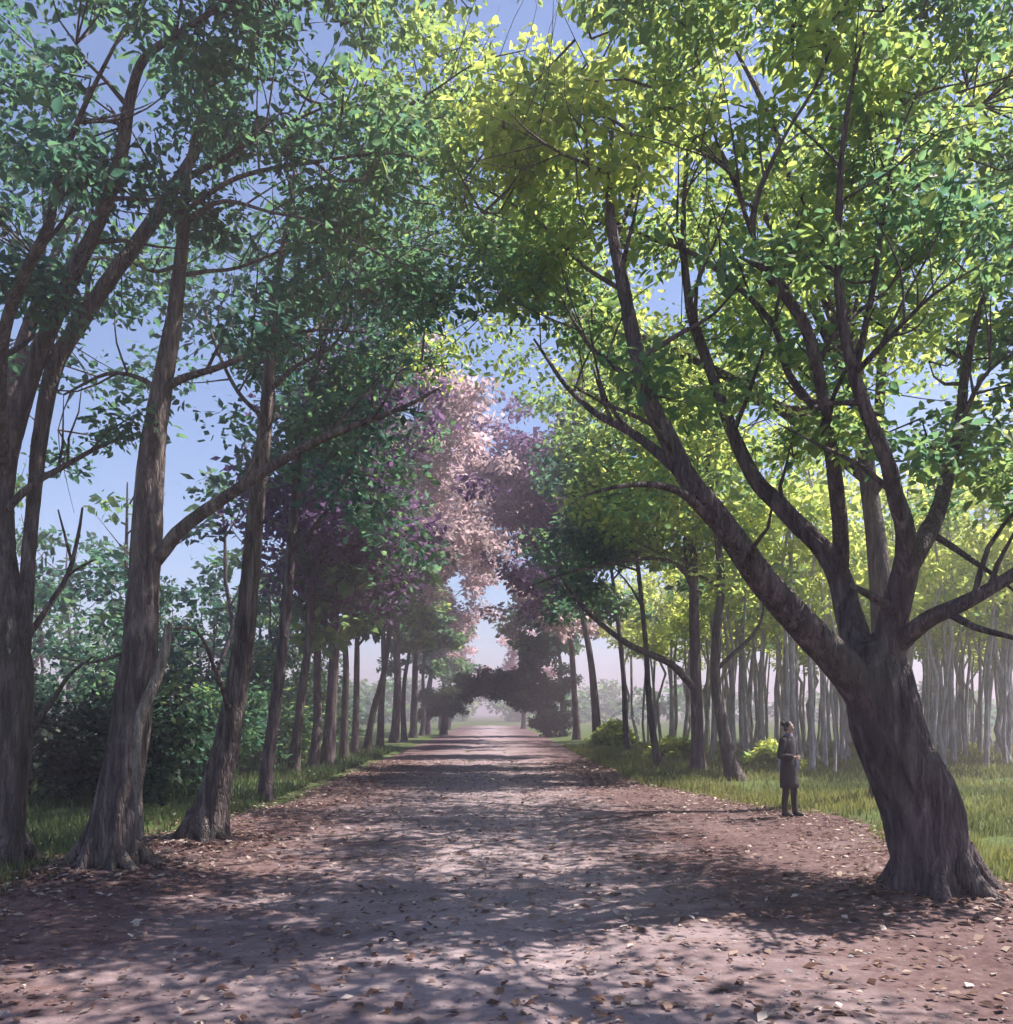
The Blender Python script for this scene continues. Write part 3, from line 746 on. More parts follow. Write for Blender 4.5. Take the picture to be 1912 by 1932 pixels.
LEFT += [
    ((590, 1455), 11.0, .17, 1.0, 'thin young tree just right of the plum-leaved one, sixth of the left row', dict(tone=.3, spread=3.0, clumps=34)),
    ((650, 1436), 11.5, .18, 1.0, 'thin young tree, eighth trunk of the left row', dict(tone=.35, spread=3.0, clumps=34)),
    ((668, 1428), 12.0, .18, 1.0, 'thin dark tree close left of the leaning trunk, ninth of the left row', dict(tone=.3, spread=3.0, clumps=34)),
    ((718, 1412), 13.0, .2, 1.0, 'thin tree close right of the leaning trunk, eleventh of the left row', dict(tone=.45, spread=3.4, clumps=38)),
    ((764, 1399), 13.0, .2, 1.0, 'thin tree between trees coloured as pink glow, thirteenth of the left row', dict(tone=.4, spread=3.4, clumps=38)),
    ((796, 1389), 13.0, .2, 1.0, 'thin far tree, fifteenth trunk of the left row', dict(tone=.4, spread=3.4, clumps=38)),
]
for i, (b, h, r, ln, lab, kw) in enumerate(LEFT):
    x, y = gxy(*b)
    grow('avenue_tree', x, y, h, r, ln, lab, 100 + i, bark=M_bark if i % 2 else M_bark2, side=1, **dict(dict(spread=5.0, clumps=80, per=105, leaf=min(.4, 0.2 + 0.03 * i)), **kw))

RIGHT = [
    ((1388, 1478), 12.5, .30, -1.0, 'tree with flared foot, right of the two close trunks near the standing person', dict(tone=.72, trunk_pts=[(1392, 1484, 32), (1376, 1430, 25), (1360, 1350, 21), (1350, 1285, 20), (1353, 1190, 18), (1360, 1080, 15)],
        extra=[[(1354, 1262, 9, 0), (1385, 1232, 8, -.2), (1418, 1202, 7, -.4), (1438, 1165, 5, -.6), (1440, 1120, 3, -.8)]])),
    ((1318, 1465), 12.5, .30, -1.0, 'tree with long low limb arching over the path from the right', dict(tone=.62, trunk_pts=[(1318, 1470, 30), (1316, 1400, 24), (1313, 1280, 21), (1310, 1160, 19), (1308, 1050, 16), (1294, 990, 13)],
        extra=[[(1310, 1300, 15, 0), (1290, 1276, 15, -.3), (1262, 1250, 14, -.6), (1190, 1218, 12, -1.0), (1128, 1172, 10, -1.4), (1086, 1128, 8, -1.7), (1058, 1088, 4, -2.0)],
               [(1306, 1110, 9, 0), (1294, 1082, 9, -.2), (1262, 1058, 8, -.5), (1212, 1054, 7, -.9), (1152, 1063, 6, -1.3), (1072, 1081, 5, -1.7), (1005, 1104, 3, -2.0)]])),
    ((1243, 1450), 12.5, .24, -1.1, 'thin tree left of the arching low limb on the right row', dict(tone=.36, trunk_pts=[(1246, 1456, 16), (1232, 1380, 13), (1224, 1310, 11), (1219, 1220, 10)])),
    ((1187, 1427), 13.0, .24, -1.3, 'slender green tree, sixth of the right row along the path', dict(tone=.34, trunk_pts=[(1188, 1432, 13), (1180, 1360, 11), (1176, 1270, 9)])),
    ((1127, 1410), 16.5, .26, -3.6, 'plum-leaved tree overhanging the path from the right row', dict(tone=.45, leafm=M_plum, spread=7.2, clumps=130)),
    ((1090, 1398), 20.0, .26, -3.0, 'tree with pink glow put into its leaf colour, behind the plum-leaved one on the right', dict(leafm=M_glow, spread=7.5, clumps=130, tone=.30)),
    ((1062, 1390), 12.5, .26, -1.6, 'pale distant tree, last of the right row', dict(tone=.32)),
]
for i, (b, h, r, ln, lab, kw) in enumerate(RIGHT):
    x, y = gxy(*b)
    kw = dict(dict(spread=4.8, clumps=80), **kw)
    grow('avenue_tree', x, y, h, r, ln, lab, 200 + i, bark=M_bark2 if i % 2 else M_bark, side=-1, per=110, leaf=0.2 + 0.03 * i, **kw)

# tree standing behind the massive forked one, its crown over the path
grow('avenue_tree', 8.2, 18.6, 13.5, .30, -1.6, 'tall tree hidden behind the massive forked trunk, its crown above it', 290, bark=M_bark, tone=.74, spread=6.5, per=125, leaf=.15, clumps=165, bare=.5, side=-1, fine=True,
     reach=[[(8.0, 18.6, 6.6, .13), (5.6, 18.8, 8.6, .10), (3.2, 19.2, 10.0, .07), (1.2, 19.6, 10.7, .04), (-.8, 20.0, 10.9, .015)], [(7.4, 18.6, 8.6, .11), (5.6, 16.8, 10.4, .08), (4.0, 15.4, 11.4, .05), (2.6, 14.2, 11.8, .015)], [(7.6, 18.6, 7.6, .11), (6.0, 20.6, 9.2, .08), (4.0, 22.6, 10.2, .05), (2.2, 24.0, 10.6, .015)],
            [(7.9, 18.5, 7.6, .11), (7.2, 16.6, 9.2, .08), (6.4, 14.8, 10.2, .05), (5.6, 13.2, 10.6, .015)], [(7.6, 18.4, 8.2, .11), (5.8, 16.2, 10.0, .08), (4.4, 14.0, 11.0, .05), (3.2, 12.4, 11.4, .015)]])
# the right row goes on beside and behind the viewer
grow('avenue_tree', 8.4, 5.4, 13.0, .30, -1.2, 'tree of the right row beside the viewer, its crown shading the near path', 292, bark=M_bark2, tone=.6, spread=6.0, per=125, leaf=.14, clumps=80, bare=.55, side=-1, fine=True,
     reach=[[(8.0, 5.4, 7.0, .12), (6.4, 5.8, 9.0, .09), (4.6, 6.2, 10.4, .06), (2.6, 6.4, 11.2, .02)], [(8.0, 5.4, 8.0, .11), (6.6, 7.4, 9.6, .08), (5.6, 8.6, 10.6, .02)], [(8.0, 5.4, 7.6, .11), (6.4, 3.6, 9.2, .08), (4.6, 2.4, 10.2, .02)]])
grow('avenue_tree', 7.4, -3.0, 13.0, .30, -1.2, 'tree of the right row behind the viewer', 293, bark=M_bark, tone=.6, spread=6.0, per=90, leaf=.2, clumps=60, bare=.5, side=-1)
grow('avenue_tree', -9.5, 16.5, 12.5, .26, 2.0, 'tree deeper in the wood behind the two leftmost trees', 291, bark=M_bark2, tone=.16, spread=5.0, per=60, leaf=.17, clumps=45, bare=.6, side=1, fine=True)


def dome_tree(name, X, Y, tx, label, blobs, seed, tone, leaf, per):
    """short trunk, limbs to each lobe of a dense dark crown"""
    rs = random.Random(seed); nr = np.random.default_rng(seed)
    org = Vector((X, Y, ground_z(X, Y) - .05)); root = empty(name, org); tag(root, label, 'tree')
    mb = MB(); tube(mb, [Vector((0, 0, -.1)), Vector((tx * .2, 0, 1.6)), Vector((tx * .5, 0, 3.2))], [.36, .28, .22], 10, .3, .12, (.6, .35, 5, 1))
    trunk = new_obj('trunk', mb.mesh('trunk'), M_bark, root)
    cl = []
    for bx, by, bz, br in blobs:
        b = MB(); e = Vector((bx - X, by - Y, bz))
        tube(b, [Vector((tx * .3, 0, 2.0)), Vector((tx * .4, 0, 2.6)) * .5 + e * .5, e], [.16, .11, .04], 6, .4, .08)
        new_obj('branch', b.mesh('branch'), M_bark, trunk)
        for k in range(14):
            d = Vector((rs.gauss(0, 1), rs.gauss(0, 1), rs.gauss(0, .7))).normalized() * br * rs.uniform(.3, 1.3)
            cl.append((tuple(e + d), br * rs.uniform(.28, .6), min(.95, max(.03, tone + rs.gauss(0, .14)))))
    tag(new_obj('crown', leaf_mesh('crown', [c for c, r, q in cl], np.array([r for c, r, q in cl]), [q for c, r, q in cl], per, leaf, fine=False, rs=nr), M_dark, root), kind='stuff')


# dark trees hanging low over the end of the path
dome_tree('yew_tree', 4.6, 74, -1.0, 'low dark tree arching over the bright end of the path', [(3.8, 74, 3.2, 1.7), (2.0, 74, 4.2, 1.7), (.2, 74, 4.6, 1.5), (-1.4, 75, 4.3, 1.3), (4.6, 73, 2.0, 1.2), (3.0, 75, 5.0, 1.3), (1.0, 74, 3.6, 1.0), (5.4, 74, 4.2, 1.4), (5.8, 74, 1.4, 1.2), (4.2, 75, 1.0, .9)], 301, .4, .2, 300)
dome_tree('yew_tree', -4.4, 80, .8, 'small dark tree left of the bright end of the path', [(-4.4, 80, 3.2, 1.5), (-3.2, 80, 3.8, 1.3), (-5.4, 81, 2.4, 1.4), (-3.4, 79, 2.4, .9)], 302, .4, .2, 260)

grow('glow_tree', -5.2, 104, 12.5, .3, .8, 'added tree in the colour of the pink glow, where the path bends away', 303, leafm=M_glow, tone=.6, spread=5.0, per=90, leaf=.34, clumps=60, bare=.35, gaps=False)  # this tree and the next are added to fill the gap with pink glow
grow('glow_tree', 3.8, 112, 11.0, .3, -.6, 'small added tree in the colour of the pink glow, behind the dark arch at the path end', 304, leafm=M_glow, tone=.7, spread=4.5, per=90, leaf=.34, clumps=50, bare=.3, gaps=False, side=-1)

# ------------------------------------------------------------------ slender trees of the wood on both sides
def slender(seed, h, tone, bare):
    rs = random.Random(seed); nr = np.random.default_rng(seed)
    mb = MB()
    W = [Vector((rs.gauss(0, .12) * k / 3, rs.gauss(0, .12), h * k / 6 - .2)) for k in range(7)]
    pp, rr = tube(mb, W, [.105, .088, .08, .07, .06, .045, .02], 7, 0.8, 0.1, seed=seed)
    for k in range(5):
        i = int(len(pp) * rs.uniform(.55, .92)); a = rs.random() * 6.28
        d = Vector((math.cos(a), math.sin(a), .8)) * rs.uniform(.6, 1.3)
        tube(mb, [pp[i], pp[i] + d * .6, pp[i] + d * 1.1 + Vector((0, 0, .3))], [.035, .024, .008], 4, .6)
    cl = [(tuple(pp[int(len(pp) * rs.uniform(bare, .99))] + Vector((rs.gauss(0, .8), rs.gauss(0, .8), rs.gauss(0, .5)))), rs.uniform(.4, .85), min(.95, max(.05, tone + rs.gauss(0, .12)))) for _ in range(10)]
    return mb.mesh('trunk'), leaf_mesh('crown', [c for c, r, q in cl], np.array([r for c, r, q in cl]), [q for c, r, q in cl], 60, .26, fine=False, rs=nr)


VAR_R = [slender(400 + k, random.uniform(8, 11.5), random.uniform(.6, .9), .64) for k in range(6)]
VAR_L = [slender(450 + k, random.uniform(7.0, 10.0), random.uniform(.08, .3), .35) for k in range(5)]


def put_slender(var, bark, x, y, label, group):
    tm, cm = var
    o = empty('slender_tree', (x, y, ground_z(x, y) - .05))
    s = random.uniform(.8, 1.15); g = random.uniform(.55, 1.35); o.scale = (s * g, s * g, s)
    o.rotation_euler = (random.gauss(0, .03), random.gauss(0, .035), random.random() * 6.28)
    tag(o, label, 'tree', group)
    new_obj('trunk', tm, bark, o)
    tag(new_obj('crown', cm, M_leaf, o), kind='stuff')


spots = []
for attempt in range(4000):
    if len(spots) >= 235: break
    Y = random.uniform(27, 62); px = random.uniform(1150, 2000)
    X = (px - VX) / FPX * Y
    if X < 8.6: continue
    if any((X - a) ** 2 + (Y - b) ** 2 < .45 for a, b in spots): continue
    spots.append((X, Y))
    put_slender(random.choice(VAR_R), M_pale, X, Y, 'slender pale-barked tree among many in the light wood on the right', 'slender pale trees of the right wood')
spots = []
for attempt in range(4000):
    if len(spots) >= 46: break
    Y = random.uniform(24, 60); px = random.uniform(-150, 780)
    X = (px - VX) / FPX * Y
    if X > -8.8: continue
    c = Vector((X, Y, 5.5))
    if in_gap(c, .3) or in_gap(c + Vector((0, 0, 1.5)), .3): continue
    if any((X - a) ** 2 + (Y - b) ** 2 < 2 for a, b in spots): continue
    spots.append((X, Y))
    put_slender(random.choice(VAR_L), M_bark2, X, Y, 'thin dark tree in the dense wood behind the left row', 'thin dark trees of the left wood')


# ------------------------------------------------------------------ shrubs
def shrub(x, y, w, h, tone, label, seed, leafm=M_leaf, leaf=.12, per=150, n=26):
    rs = random.Random(seed); nr = np.random.default_rng(seed)
    root = empty('shrub', (x, y, ground_z(x, y) - .03)); tag(root, label, 'shrub', 'shrubs beside the avenue')
    mb = MB(); cl = []
    for k in range(n):
        a = rs.random() * 6.28; rr = w * .5 * math.sqrt(rs.random())
        t = Vector((math.cos(a) * rr, math.sin(a) * rr, h * (1 - .55 * (rr / (w * .5)) ** 2) * rs.uniform(.3, 1)))
        b = Vector((t.x * .2, t.y * .2, -.05))
        tube(mb, [b, (b + t) / 2 + Vector((0, 0, .12 * h)), t], [.025, .016, .005], 4, .5)
        cl.append((tuple(t), rs.uniform(.16, .28) * (w + h) * .5, min(.95, max(.03, tone + rs.gauss(0, .12)))))
    new_obj('stems', mb.mesh('stems'), M_bark, root)['kind'] = 'stuff'
    tag(new_obj('foliage', leaf_mesh('foliage', [c for c, r, q in cl], np.array([r for c, r, q in cl]), [q for c, r, q in cl], per, leaf, fine=False, rs=nr, flat=.8), leafm, root), kind='stuff')


SHRUBS = [
    (-10.4, 18.0, 3.6, 3.4, .12, 'dark tall shrub between the two leftmost trees', M_dark),
    (-8.0, 19.5, 3.0, 2.4, .30, 'dark shrub right behind the fluted tree foot', M_dark),
    (-10.2, 24.5, 4.4, 4.6, .22, 'tall green shrub behind the second and third left trees', M_leaf),
    (-7.6, 26.0, 2.6, 3.2, .30, 'green shrub between the third and fourth left trunks', M_leaf),
    (-15.5, 25.0, 5.0, 5.2, .20, 'large dark green shrub at the left edge, farther back', M_leaf),
    (-8.6, 34.0, 3.2, 4.0, .35, 'green shrub behind the fourth left trunk', M_leaf),
    (-9.2, 45.0, 4.0, 4.4, .32, 'leafy shrub among the far trunks of the left row', M_leaf),
    (-12.5, 33.0, 4.6, 5.4, .18, 'broad dark shrub deep in the left wood', M_dark),
    (9.3, 30.0, 1.6, .9, .85, 'low yellow-green shrub beside the standing person', M_leaf),
    (7.6, 37.5, 1.5, .9, .88, 'low yellow shrub between thin trunks of the right row', M_leaf),
    (6.8, 50.0, 2.0, 1.2, .85, 'yellow shrub near the path beyond the right row', M_leaf),
]
for i, (x, y, w, h, tn, lab, lm) in enumerate(SHRUBS):
    shrub(x, y, w, h, tn, lab, 500 + i, lm, leaf=.075 + y * .0038, per=190)

# bare leaning stems in the left undergrowth
def bare_sapling(pts, Y, label):
    W = [P(a, b, Y + d) for a, b, w, d in pts]
    org = W[0].copy()
    mb = MB(); tube(mb, [w - org for w in W], [w / 2 / FPX * (Y + d) for a, b, w, d in pts], 7, .12, .08)
    o = new_obj('sapling', mb.mesh('sapling'), M_bark); o.location = org
    tag(o, label, 'sapling', 'bare saplings in the left undergrowth')


bare_sapling([(362, 1470, 8, 0), (356, 1420, 7, 0), (348, 1370, 6, .1), (336, 1310, 6, .2), (330, 1250, 5, .3), (322, 1205, 3, .4)], 27, 'thin bare sapling just right of the fluted tree')
bare_sapling([(198, 1480, 10, 0), (200, 1420, 8, 0), (204, 1350, 7, .1), (196, 1290, 6, .2), (206, 1230, 3, .4)], 25, 'thin bare sapling between the two leftmost trees')

# ------------------------------------------------------------------ far wood, grass, litter
cl = [((random.uniform(-30, 30), random.uniform(195, 212), random.uniform(0.3, 9)), random.uniform(1.5, 2.6), random.uniform(.3, .6)) for k in range(90)]
for k in range(520):
    y = random.uniform(120, 210); x = random.uniform(-170, 190)
    if abs(x) < 7 + (y - 120) * .02: continue
    cl.append(((x, y, random.uniform(0.5, 5.5 if x > 0 else 7)), random.uniform(1.2, 2.6), random.uniform(.15, .55)))
tag(new_obj('far_wood', leaf_mesh('far_wood', [c for c, r, q in cl], np.array([r for c, r, q in cl]), [q for c, r, q in cl], 90, .9, fine=False), M_leaf),
    'hazy mass of distant woodland behind the avenue', 'wood', kind='stuff')


def grass(name, n, region, label):
    V, F, T = [], [], []
    k = 0
    tries = 0
    while k < n and tries < n * 8:
        tries += 1
        x, y = region()
        l, r = edge_l(y), edge_r(y)
        q = min(x - l, r - x)
        if q > .1 and random.random() < min(1, .45 + q * .9): continue
        if q > .9: continue
        if noise.noise(Vector((x * .5, y * .5, 20))) < -.25 and random.random() < .8: continue
        z = ground_z(x, y)
        h = random.uniform(.05, .17) * (1 + y * .02); w = .005 + y * .00045
        a = random.random() * 6.28; la = random.random() * 6.28; ln = random.uniform(.1, .6) * h
        dx, dy = math.cos(a) * w, math.sin(a) * w
        lx, ly = math.cos(la) * ln, math.sin(la) * ln
        b = len(V)
        V += [(x - dx, y - dy, z - .01), (x + dx, y + dy, z - .01), (x + dx * .7 + lx * .4, y + dy * .7 + ly * .4, z + h * .6), (x - dx * .7 + lx * .4, y - dy * .7 + ly * .4, z + h * .6), (x + lx, y + ly, z + h), (x + lx * 1.02, y + ly * 1.02, z + h)]
        F += [(b, b + 1, b + 2, b + 3), (b + 3, b + 2, b + 5, b + 4)]
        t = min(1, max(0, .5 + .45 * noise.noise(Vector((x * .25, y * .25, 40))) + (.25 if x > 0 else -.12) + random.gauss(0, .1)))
        T += [t] * 6
        k += 1
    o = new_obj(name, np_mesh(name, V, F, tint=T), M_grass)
    tag(o, label, 'grass', kind='stuff')


def reg_l():
    y = 8 + 40 * random.random() ** 1.6
    return -5.0 - random.random() ** 1.3 * (3 + y * .45), y


def reg_r():
    y = 7 + 45 * random.random() ** 1.5
    return 4.0 + random.random() ** 1.2 * (3 + y * .5), y


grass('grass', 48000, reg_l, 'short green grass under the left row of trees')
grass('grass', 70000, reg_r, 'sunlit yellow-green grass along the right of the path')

# fallen leaves lying over path and verges
n = 26000
yy = 3.2 + 34 * rng.random(n) ** 1.7
xx = rng.normal(size=n) * 0.1 + (rng.random(n) * 2 - 1) * (5.6 + yy * .02)
dr = rng.random(n) < .38
sgn = np.where(rng.random(n) < .5, -1, 1)
xx = np.where(dr, np.where(sgn < 0, [edge_l(y) for y in yy], [edge_r(y) for y in yy]) - sgn * np.abs(rng.normal(size=n)) * .8, xx)
tr = rng.random(n) < .10
wh = rng.integers(0, 4, n); an_ = rng.random(n) * 6.28; rd_ = .55 + np.abs(rng.normal(size=n)) * .5
xx = np.where(tr, np.array([m[0] for m in MOUNDS])[wh] + np.cos(an_) * rd_, xx); yy = np.where(tr, np.array([m[1] for m in MOUNDS])[wh] + np.sin(an_) * rd_, yy)
pos = np.array([(x, y, ground_z(x, y) + .046 + .012 * random.random()) for x, y in zip(xx, yy)])
ang = rng.random(n) * 6.283
L = (.035 + .085 * rng.random(n) ** 2) * (1 + yy * .015); W = L * .55
ax = np.stack([np.cos(ang), np.sin(ang), rng.normal(size=n) * .18], 1); sd = np.stack([-np.sin(ang), np.cos(ang), rng.normal(size=n) * .25], 1)
b = pos - ax * L[:, None] * .5; t = pos + ax * L[:, None] * .5
l = pos + sd * W[:, None] * .5 + np.array([0, 0, .008]); r = pos - sd * W[:, None] * .5 + np.array([0, 0, .008])
V = np.stack([b, l, t, r], 1).reshape(-1, 3)
tn = np.clip(.12 + .88 * rng.random(n) ** 1.25, 0, 1)
tag(new_obj('fallen_leaves', np_mesh('fallen_leaves', V, (np.arange(n) * 4)[:, None] + np.array([[0, 3, 2, 1]]), tint=np.repeat(tn, 4)), M_litter),
    'brown and pale fallen leaves strewn over the path', 'leaves', kind='stuff')

pv_, pf_ = [], []
oct_ = np.array([(1, 0, 0), (0, 1, 0), (-1, 0, 0), (0, -1, 0), (0, 0, .7), (0, 0, -.5), (.7, .7, .2), (-.7, .7, .15), (-.7, -.7, .2), (.7, -.7, .1)])
of_ = [(0, 6, 4), (6, 1, 4), (1, 7, 4), (7, 2, 4), (2, 8, 4), (8, 3, 4), (3, 9, 4), (9, 0, 4)]
for k in range(5200):
    y = 3.2 + 30 * random.random() ** 1.8; x = random.gauss(0, 2.2)
    if not edge_l(y) + .1 < x < edge_r(y) - .1: continue
    sz = random.uniform(.006, .022) * (1.6 if random.random() < .06 else 1)
    ro = Matrix.Rotation(random.random() * 6.28, 3, 'Z')
    bse = len(pv_)
    for q in oct_:
        v = ro @ Vector((q[0] * sz * random.uniform(.8, 1.3), q[1] * sz * random.uniform(.7, 1.0), q[2] * sz))
        pv_.append((x + v.x, y + v.y, ground_z(x, y) + .036 + v.z))
    pf_ += [(a + bse, b + bse, c + bse) for a, b, c in of_]
tag(new_obj('pebbles', np_mesh('pebbles', pv_, pf_), ground_material('pebble_stone', [(.3, (.13, .11, .12)), (.55, (.26, .235, .24)), (.75, (.45, .42, .42))], bump=.004, sc=3)),
    'small grey pebbles scattered on the trodden path', 'pebbles', kind='stuff')

# ------------------------------------------------------------------ the person at the right of the path
def plain(name, col, rough=.8):
    m, nt, N, L, bsdf = nodes(name)
    n1 = N.new('ShaderNodeTexNoise'); n1.inputs['Scale'].default_value = 35; n1.inputs['Detail'].default_value = 4
    tc = N.new('ShaderNodeTexCoord'); L.new(tc.outputs['Object'], n1.inputs['Vector'])
    r = ramp(nt, [(.3, tuple(c * .75 for c in col)), (.7, tuple(min(1, c * 1.25) for c in col))])
    L.new(n1.outputs['Fac'], r.inputs['Fac']); L.new(r.outputs['Color'], bsdf.inputs['Base Color'])
    bsdf.inputs['Roughness'].default_value = rough
    return m


M_skin = plain('skin', (.42, .27, .22), .55); M_hair = plain('hair', (.030, .020, .018), .5)
M_coat = plain('coat_cloth', (.040, .032, .036), .9); M_trouser = plain('trouser_cloth', (.030, .028, .024), .9)
M_scarf = plain('scarf_cloth', (.16, .14, .19), .9); M_shoe = plain('shoe_leather', (.02, .018, .016), .5)


def person(x, y, rz):
    root = empty('person', (x, y, ground_z(x, y) + .03)); root.rotation_euler = (0, 0, rz); root.scale = (.9, .9, 1.02)
    tag(root, 'person in long dark coat with hair in a bun standing beside the path', 'person')
    V, E, R = [], [], []
    def v(co, r, link=None):
        V.append(co); R.append(r)
        if link is not None: E.append((link, len(V) - 1))
        return len(V) - 1
    pel = v((0, 0, .93), (.14, .105)); be = v((0, .005, 1.08), (.125, .095), pel); ch = v((0, .01, 1.25), (.145, .105), be); uc = v((0, .015, 1.38), (.12, .085), ch)
    nk = v((0, .01, 1.465), (.056, .056), uc); hb = v((0, -.012, 1.525), (.070, .080), nk); hm = v((0, -.008, 1.585), (.084, .104), hb); ht = v((0, .004, 1.645), (.084, .104), hm); v((0, .006, 1.705), (.052, .064), ht)
    for s in (-1, 1):
        hp = v((s * .09, 0, .86), (.088, .092), pel); kn = v((s * .095, -.012 - .05 * (s > 0), .48), (.058, .062), hp); cf = v((s * .105, .02 - .07 * (s > 0), .32), (.052, .056), kn)
        an = v((s * .115, .015 - .09 * (s > 0), .09), (.036, .040), cf); ft = v((s * .125, -.07 - .09 * (s > 0), .045), (.040, .034), an); v((s * .132, -.155 - .09 * (s > 0), .03), (.032, .024), ft)
        sh = v((s * .165, .015, 1.375), (.062, .062), uc)
        el = v((s * .235, .03, 1.10), (.044, .046), sh); wr = v((s * .10, -.185, 1.075), (.028, .026), el); pm = v((s * .045, -.225, 1.07), (.036, .020), wr)
        for f in range(4):
            z = 1.098 - f * .020; ln = (.050, .058, .054, .044)[f]
            a = v((s * .022, -.238 - .004 * f, z), (.0095, .0095), pm); b = v((s * (.022 - ln * .6), -.246, z - .004), (.0085, .0085), a); v((s * (.022 - ln), -.238, z - .008), (.0075, .0075), b)
        a = v((s * .055, -.235, 1.105), (.011, .011), pm); v((s * .030, -.256, 1.122), (.009, .009), a)   # thumb
    me = bpy.data.meshes.new('body'); me.from_pydata(V, E, []); me.update()
    tmp = bpy.data.objects.new('body_tmp', me); C.objects.link(tmp)
    sk = tmp.modifiers.new('skin', 'SKIN'); sk.use_smooth_shade = True
    for d, r in zip(me.skin_vertices[0].data, R): d.radius = r
    me.skin_vertices[0].data[pel].use_root = True
    ss = tmp.modifiers.new('sub', 'SUBSURF'); ss.levels = 3; ss.render_levels = 3
    dg = bpy.context.evaluated_depsgraph_get()
    bm_ = bpy.data.meshes.new_from_object(tmp.evaluated_get(dg)); bm_.name = 'body'
    bpy.data.objects.remove(tmp)
    hc = Vector((0, -.004, 1.600))
    for q in bm_.vertices:                                   # shape the head: skull, brow, nose, lips, chin, ears
        if q.co.z > 1.485 and abs(q.co.x) < .13:
            d = (q.co - hc).normalized()
            jaw = max(0, -d.z)
            ax_, ay_, az_ = .076 - .012 * jaw, .096 - .010 * jaw, .112
            r = 1 / math.sqrt((d.x / ax_) ** 2 + (d.y / ay_) ** 2 + (d.z / az_) ** 2)
            def bump(x, y, z, w):
                t = Vector((x, y, z)).normalized(); return math.exp(-((d - t).length / w) ** 2)
            r += .024 * bump(0, -1, -.18, .20) + .010 * bump(0, -1, .0, .16) + .008 * bump(0, -1, .36, .35) + .008 * bump(0, -1, -.55, .18) + .014 * bump(0, -.75, -1.0, .25)
            r -= .010 * (bump(-.36, -1, .08, .17) + bump(.36, -1, .08, .17))
            r += .020 * (bump(-1, .12, -.05, .18) + bump(1, .12, -.05, .18))
            k = min(1, max(0, (q.co.z - 1.485) / .05)); 
            if d.z < -.75: k *= .2
            q.co = q.co.lerp(hc + d * r, k)
    bm_.materials.clear(); new_obj('body', bm_, M_skin, root)

    def loft(name, rings, mat, segs=24, wob=.0, seed=0):
        mb = MB(); vs, fs = [], []
        for (cx, cy, cz, rx, ry) in rings:
            for k in range(segs):
                a = 2 * math.pi * k / segs
                w = 1 + wob * math.sin(a * 5 + seed + cz * 2) * max(0, 1.2 - cz) + wob * .5 * math.sin(a * 9 + cz * 7)
                vs.append((cx + rx * w * math.cos(a), cy + ry * w * math.sin(a), cz))
        for i in range(len(rings) - 1):
            for k in range(segs):
                a, b = i * segs + k, i * segs + (k + 1) % segs
                fs.append((a, b, b + segs, a + segs))
        mb.add(vs, fs); o = new_obj(name, mb.mesh(name), mat, root)
        md = o.modifiers.new('thick', 'SOLIDIFY'); md.thickness = .008; md.offset = 1
        return o
    coat = loft('coat', [(.012, -.01, .52, .185, .170), (.008, -.005, .62, .182, .165), (.004, .0, .76, .176, .155), (0, .005, .92, .166, .14), (0, .005, 1.06, .150, .122), (0, .01, 1.20, .168, .130), (0, .012, 1.31, .178, .128), (0, .014, 1.385, .160, .112), (0, .014, 1.43, .105, .085), (0, .012, 1.465, .070, .068)], M_coat, wob=.06)
    for s in (-1, 1):
        mb = MB()
        tube(mb, [Vector((s * .10, .012, 1.405)), Vector((s * .155, .016, 1.365)), Vector((s * .198, .022, 1.26)), Vector((s * .238, .03, 1.10)), Vector((s * .18, -.07, 1.088)), Vector((s * .112, -.175, 1.077))], [.05, .082, .072, .063, .055, .047], 14, .03, .06, seed=s * 3.0)
        new_obj('sleeve', mb.mesh('sleeve'), M_coat, coat)
        mb = MB()
        tube(mb, [Vector((s * .09, 0, .88)), Vector((s * .097, -.008 - .05 * (s > 0), .50)), Vector((s * .106, .018 - .075 * (s > 0), .28)), Vector((s * .115, .01 - .09 * (s > 0), .075))], [.095, .070, .060, .056], 14, .05, .05, seed=s * 5.0)
        new_obj('trouser_leg', mb.mesh('trouser_leg'), M_trouser, root)
        mb = MB()
        tube(mb, [Vector((s * .115, .055 - .09 * (s > 0), .05)), Vector((s * .118, -.09 * (s > 0), .062)), Vector((s * .126, -.09 - .09 * (s > 0), .048)), Vector((s * .133, -.185 - .09 * (s > 0), .032))], [.044, .052, .046, .030], 12, .03)
        new_obj('shoe', mb.mesh('shoe'), M_shoe, root)
    loft('scarf', [(0, .008, 1.415, .098, .092), (0, .004, 1.44, .090, .088), (0, 0, 1.47, .078, .078), (0, 0, 1.495, .068, .068)], M_scarf, wob=.05)
    # hair: a cap that leaves the face free, and a bun behind the crown
    mb = MB(); vs, fs = [], []
    NR, NS = 10, 20
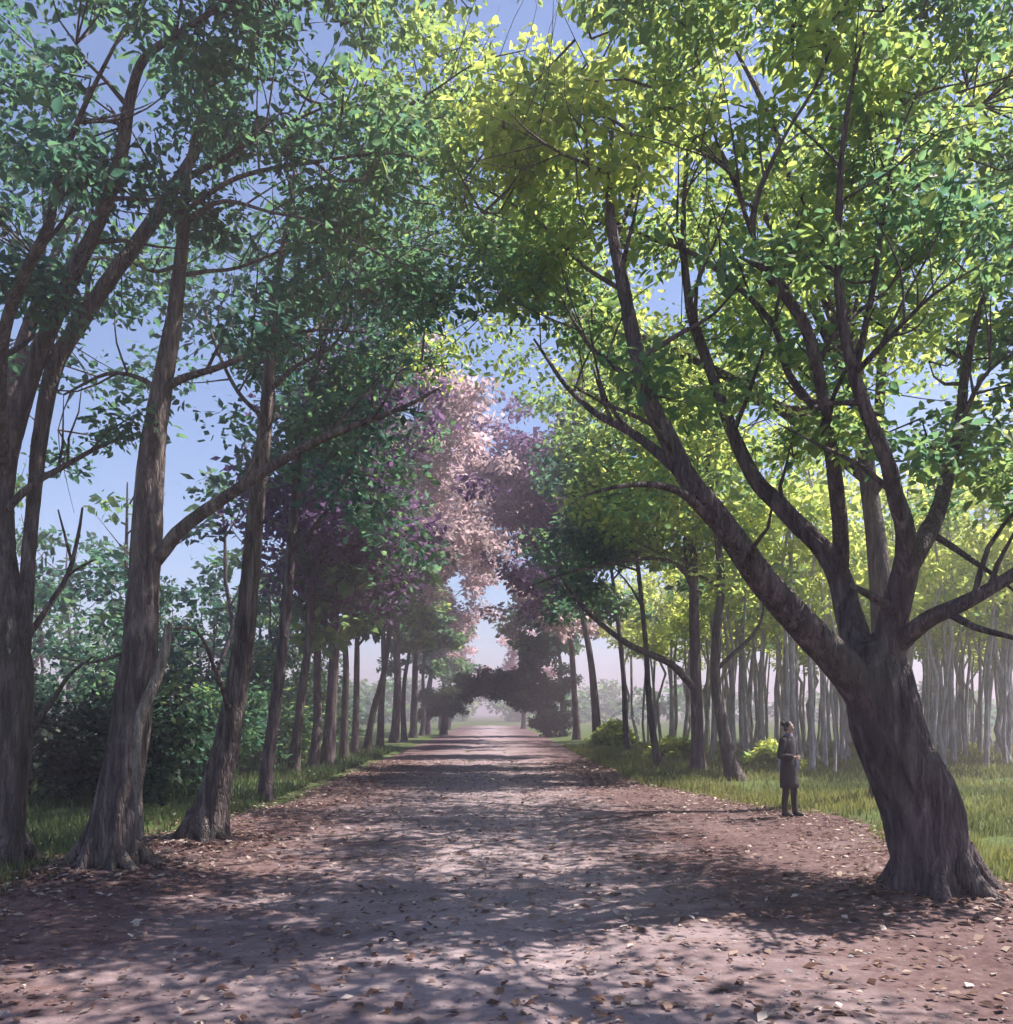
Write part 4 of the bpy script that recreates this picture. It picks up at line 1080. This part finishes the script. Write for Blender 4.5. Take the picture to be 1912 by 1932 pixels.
    for i in range(NR + 1):
        th = math.pi * .70 * i / NR
        for k in range(NS):
            a = 2 * math.pi * k / NS
            f = max(0, -math.sin(a))
            t2 = th * (1 - .60 * f ** .8)
            vs.append((.083 * math.sin(t2) * math.cos(a), .006 + .102 * math.sin(t2) * math.sin(a), 1.606 + .117 * math.cos(t2)))
    for i in range(NR):
        for k in range(NS):
            a, b = i * NS + k, i * NS + (k + 1) % NS
            fs.append((a, a + NS, b + NS, b))
    mb.add(vs, fs); hair = new_obj('hair', mb.mesh('hair'), M_hair, root)
    mb = MB(); tube(mb, [Vector((0, .10, 1.665)), Vector((0, .125, 1.675)), Vector((0, .155, 1.68)), Vector((0, .18, 1.682))], [.030, .048, .048, .022], 12, .01)
    new_obj('hair_bun', mb.mesh('hair_bun'), M_hair, hair)
    for s in (-1, 1):
        mb = MB(); tube(mb, [Vector((s * .030, -.072, 1.608)), Vector((s * .030, -.086, 1.608))], [.012, .008], 8, .006)
        new_obj('eye', mb.mesh('eye'), M_hair, root)
    mb = MB(); tube(mb, [Vector((-.022, -.082, 1.551)), Vector((0, -.092, 1.549)), Vector((.022, -.082, 1.551))], [.004, .007, .004], 6, .01)
    new_obj('mouth', mb.mesh('mouth'), plain('lips', (.30, .13, .12), .5), root)


person(5.45, 16.6, math.radians(38))

# ------------------------------------------------------------------ haze
m = bpy.data.materials.new('haze'); m.use_nodes = True
nt = m.node_tree; nt.nodes.clear()
out = nt.nodes.new('ShaderNodeOutputMaterial'); pv = nt.nodes.new('ShaderNodeVolumePrincipled')
pv.inputs['Color'].default_value = (0.98, 0.80, 0.88, 1); pv.inputs['Density'].default_value = 0.0038; pv.inputs['Anisotropy'].default_value = 0.35
nt.links.new(pv.outputs[0], out.inputs['Volume'])
mb = MB()
x0, x1, y0, y1, z0, z1 = -640, 640, -180, 900, -1.6, 27.0
mb.add([(x0, y0, z0), (x1, y0, z0), (x1, y1, z0), (x0, y1, z0), (x0, y0, z1), (x1, y0, z1), (x1, y1, z1), (x0, y1, z1)],
       [(0, 3, 2, 1), (4, 5, 6, 7), (0, 1, 5, 4), (1, 2, 6, 5), (2, 3, 7, 6), (3, 0, 4, 7)])
tag(new_obj('haze', mb.mesh('haze', False), m), kind='stuff')
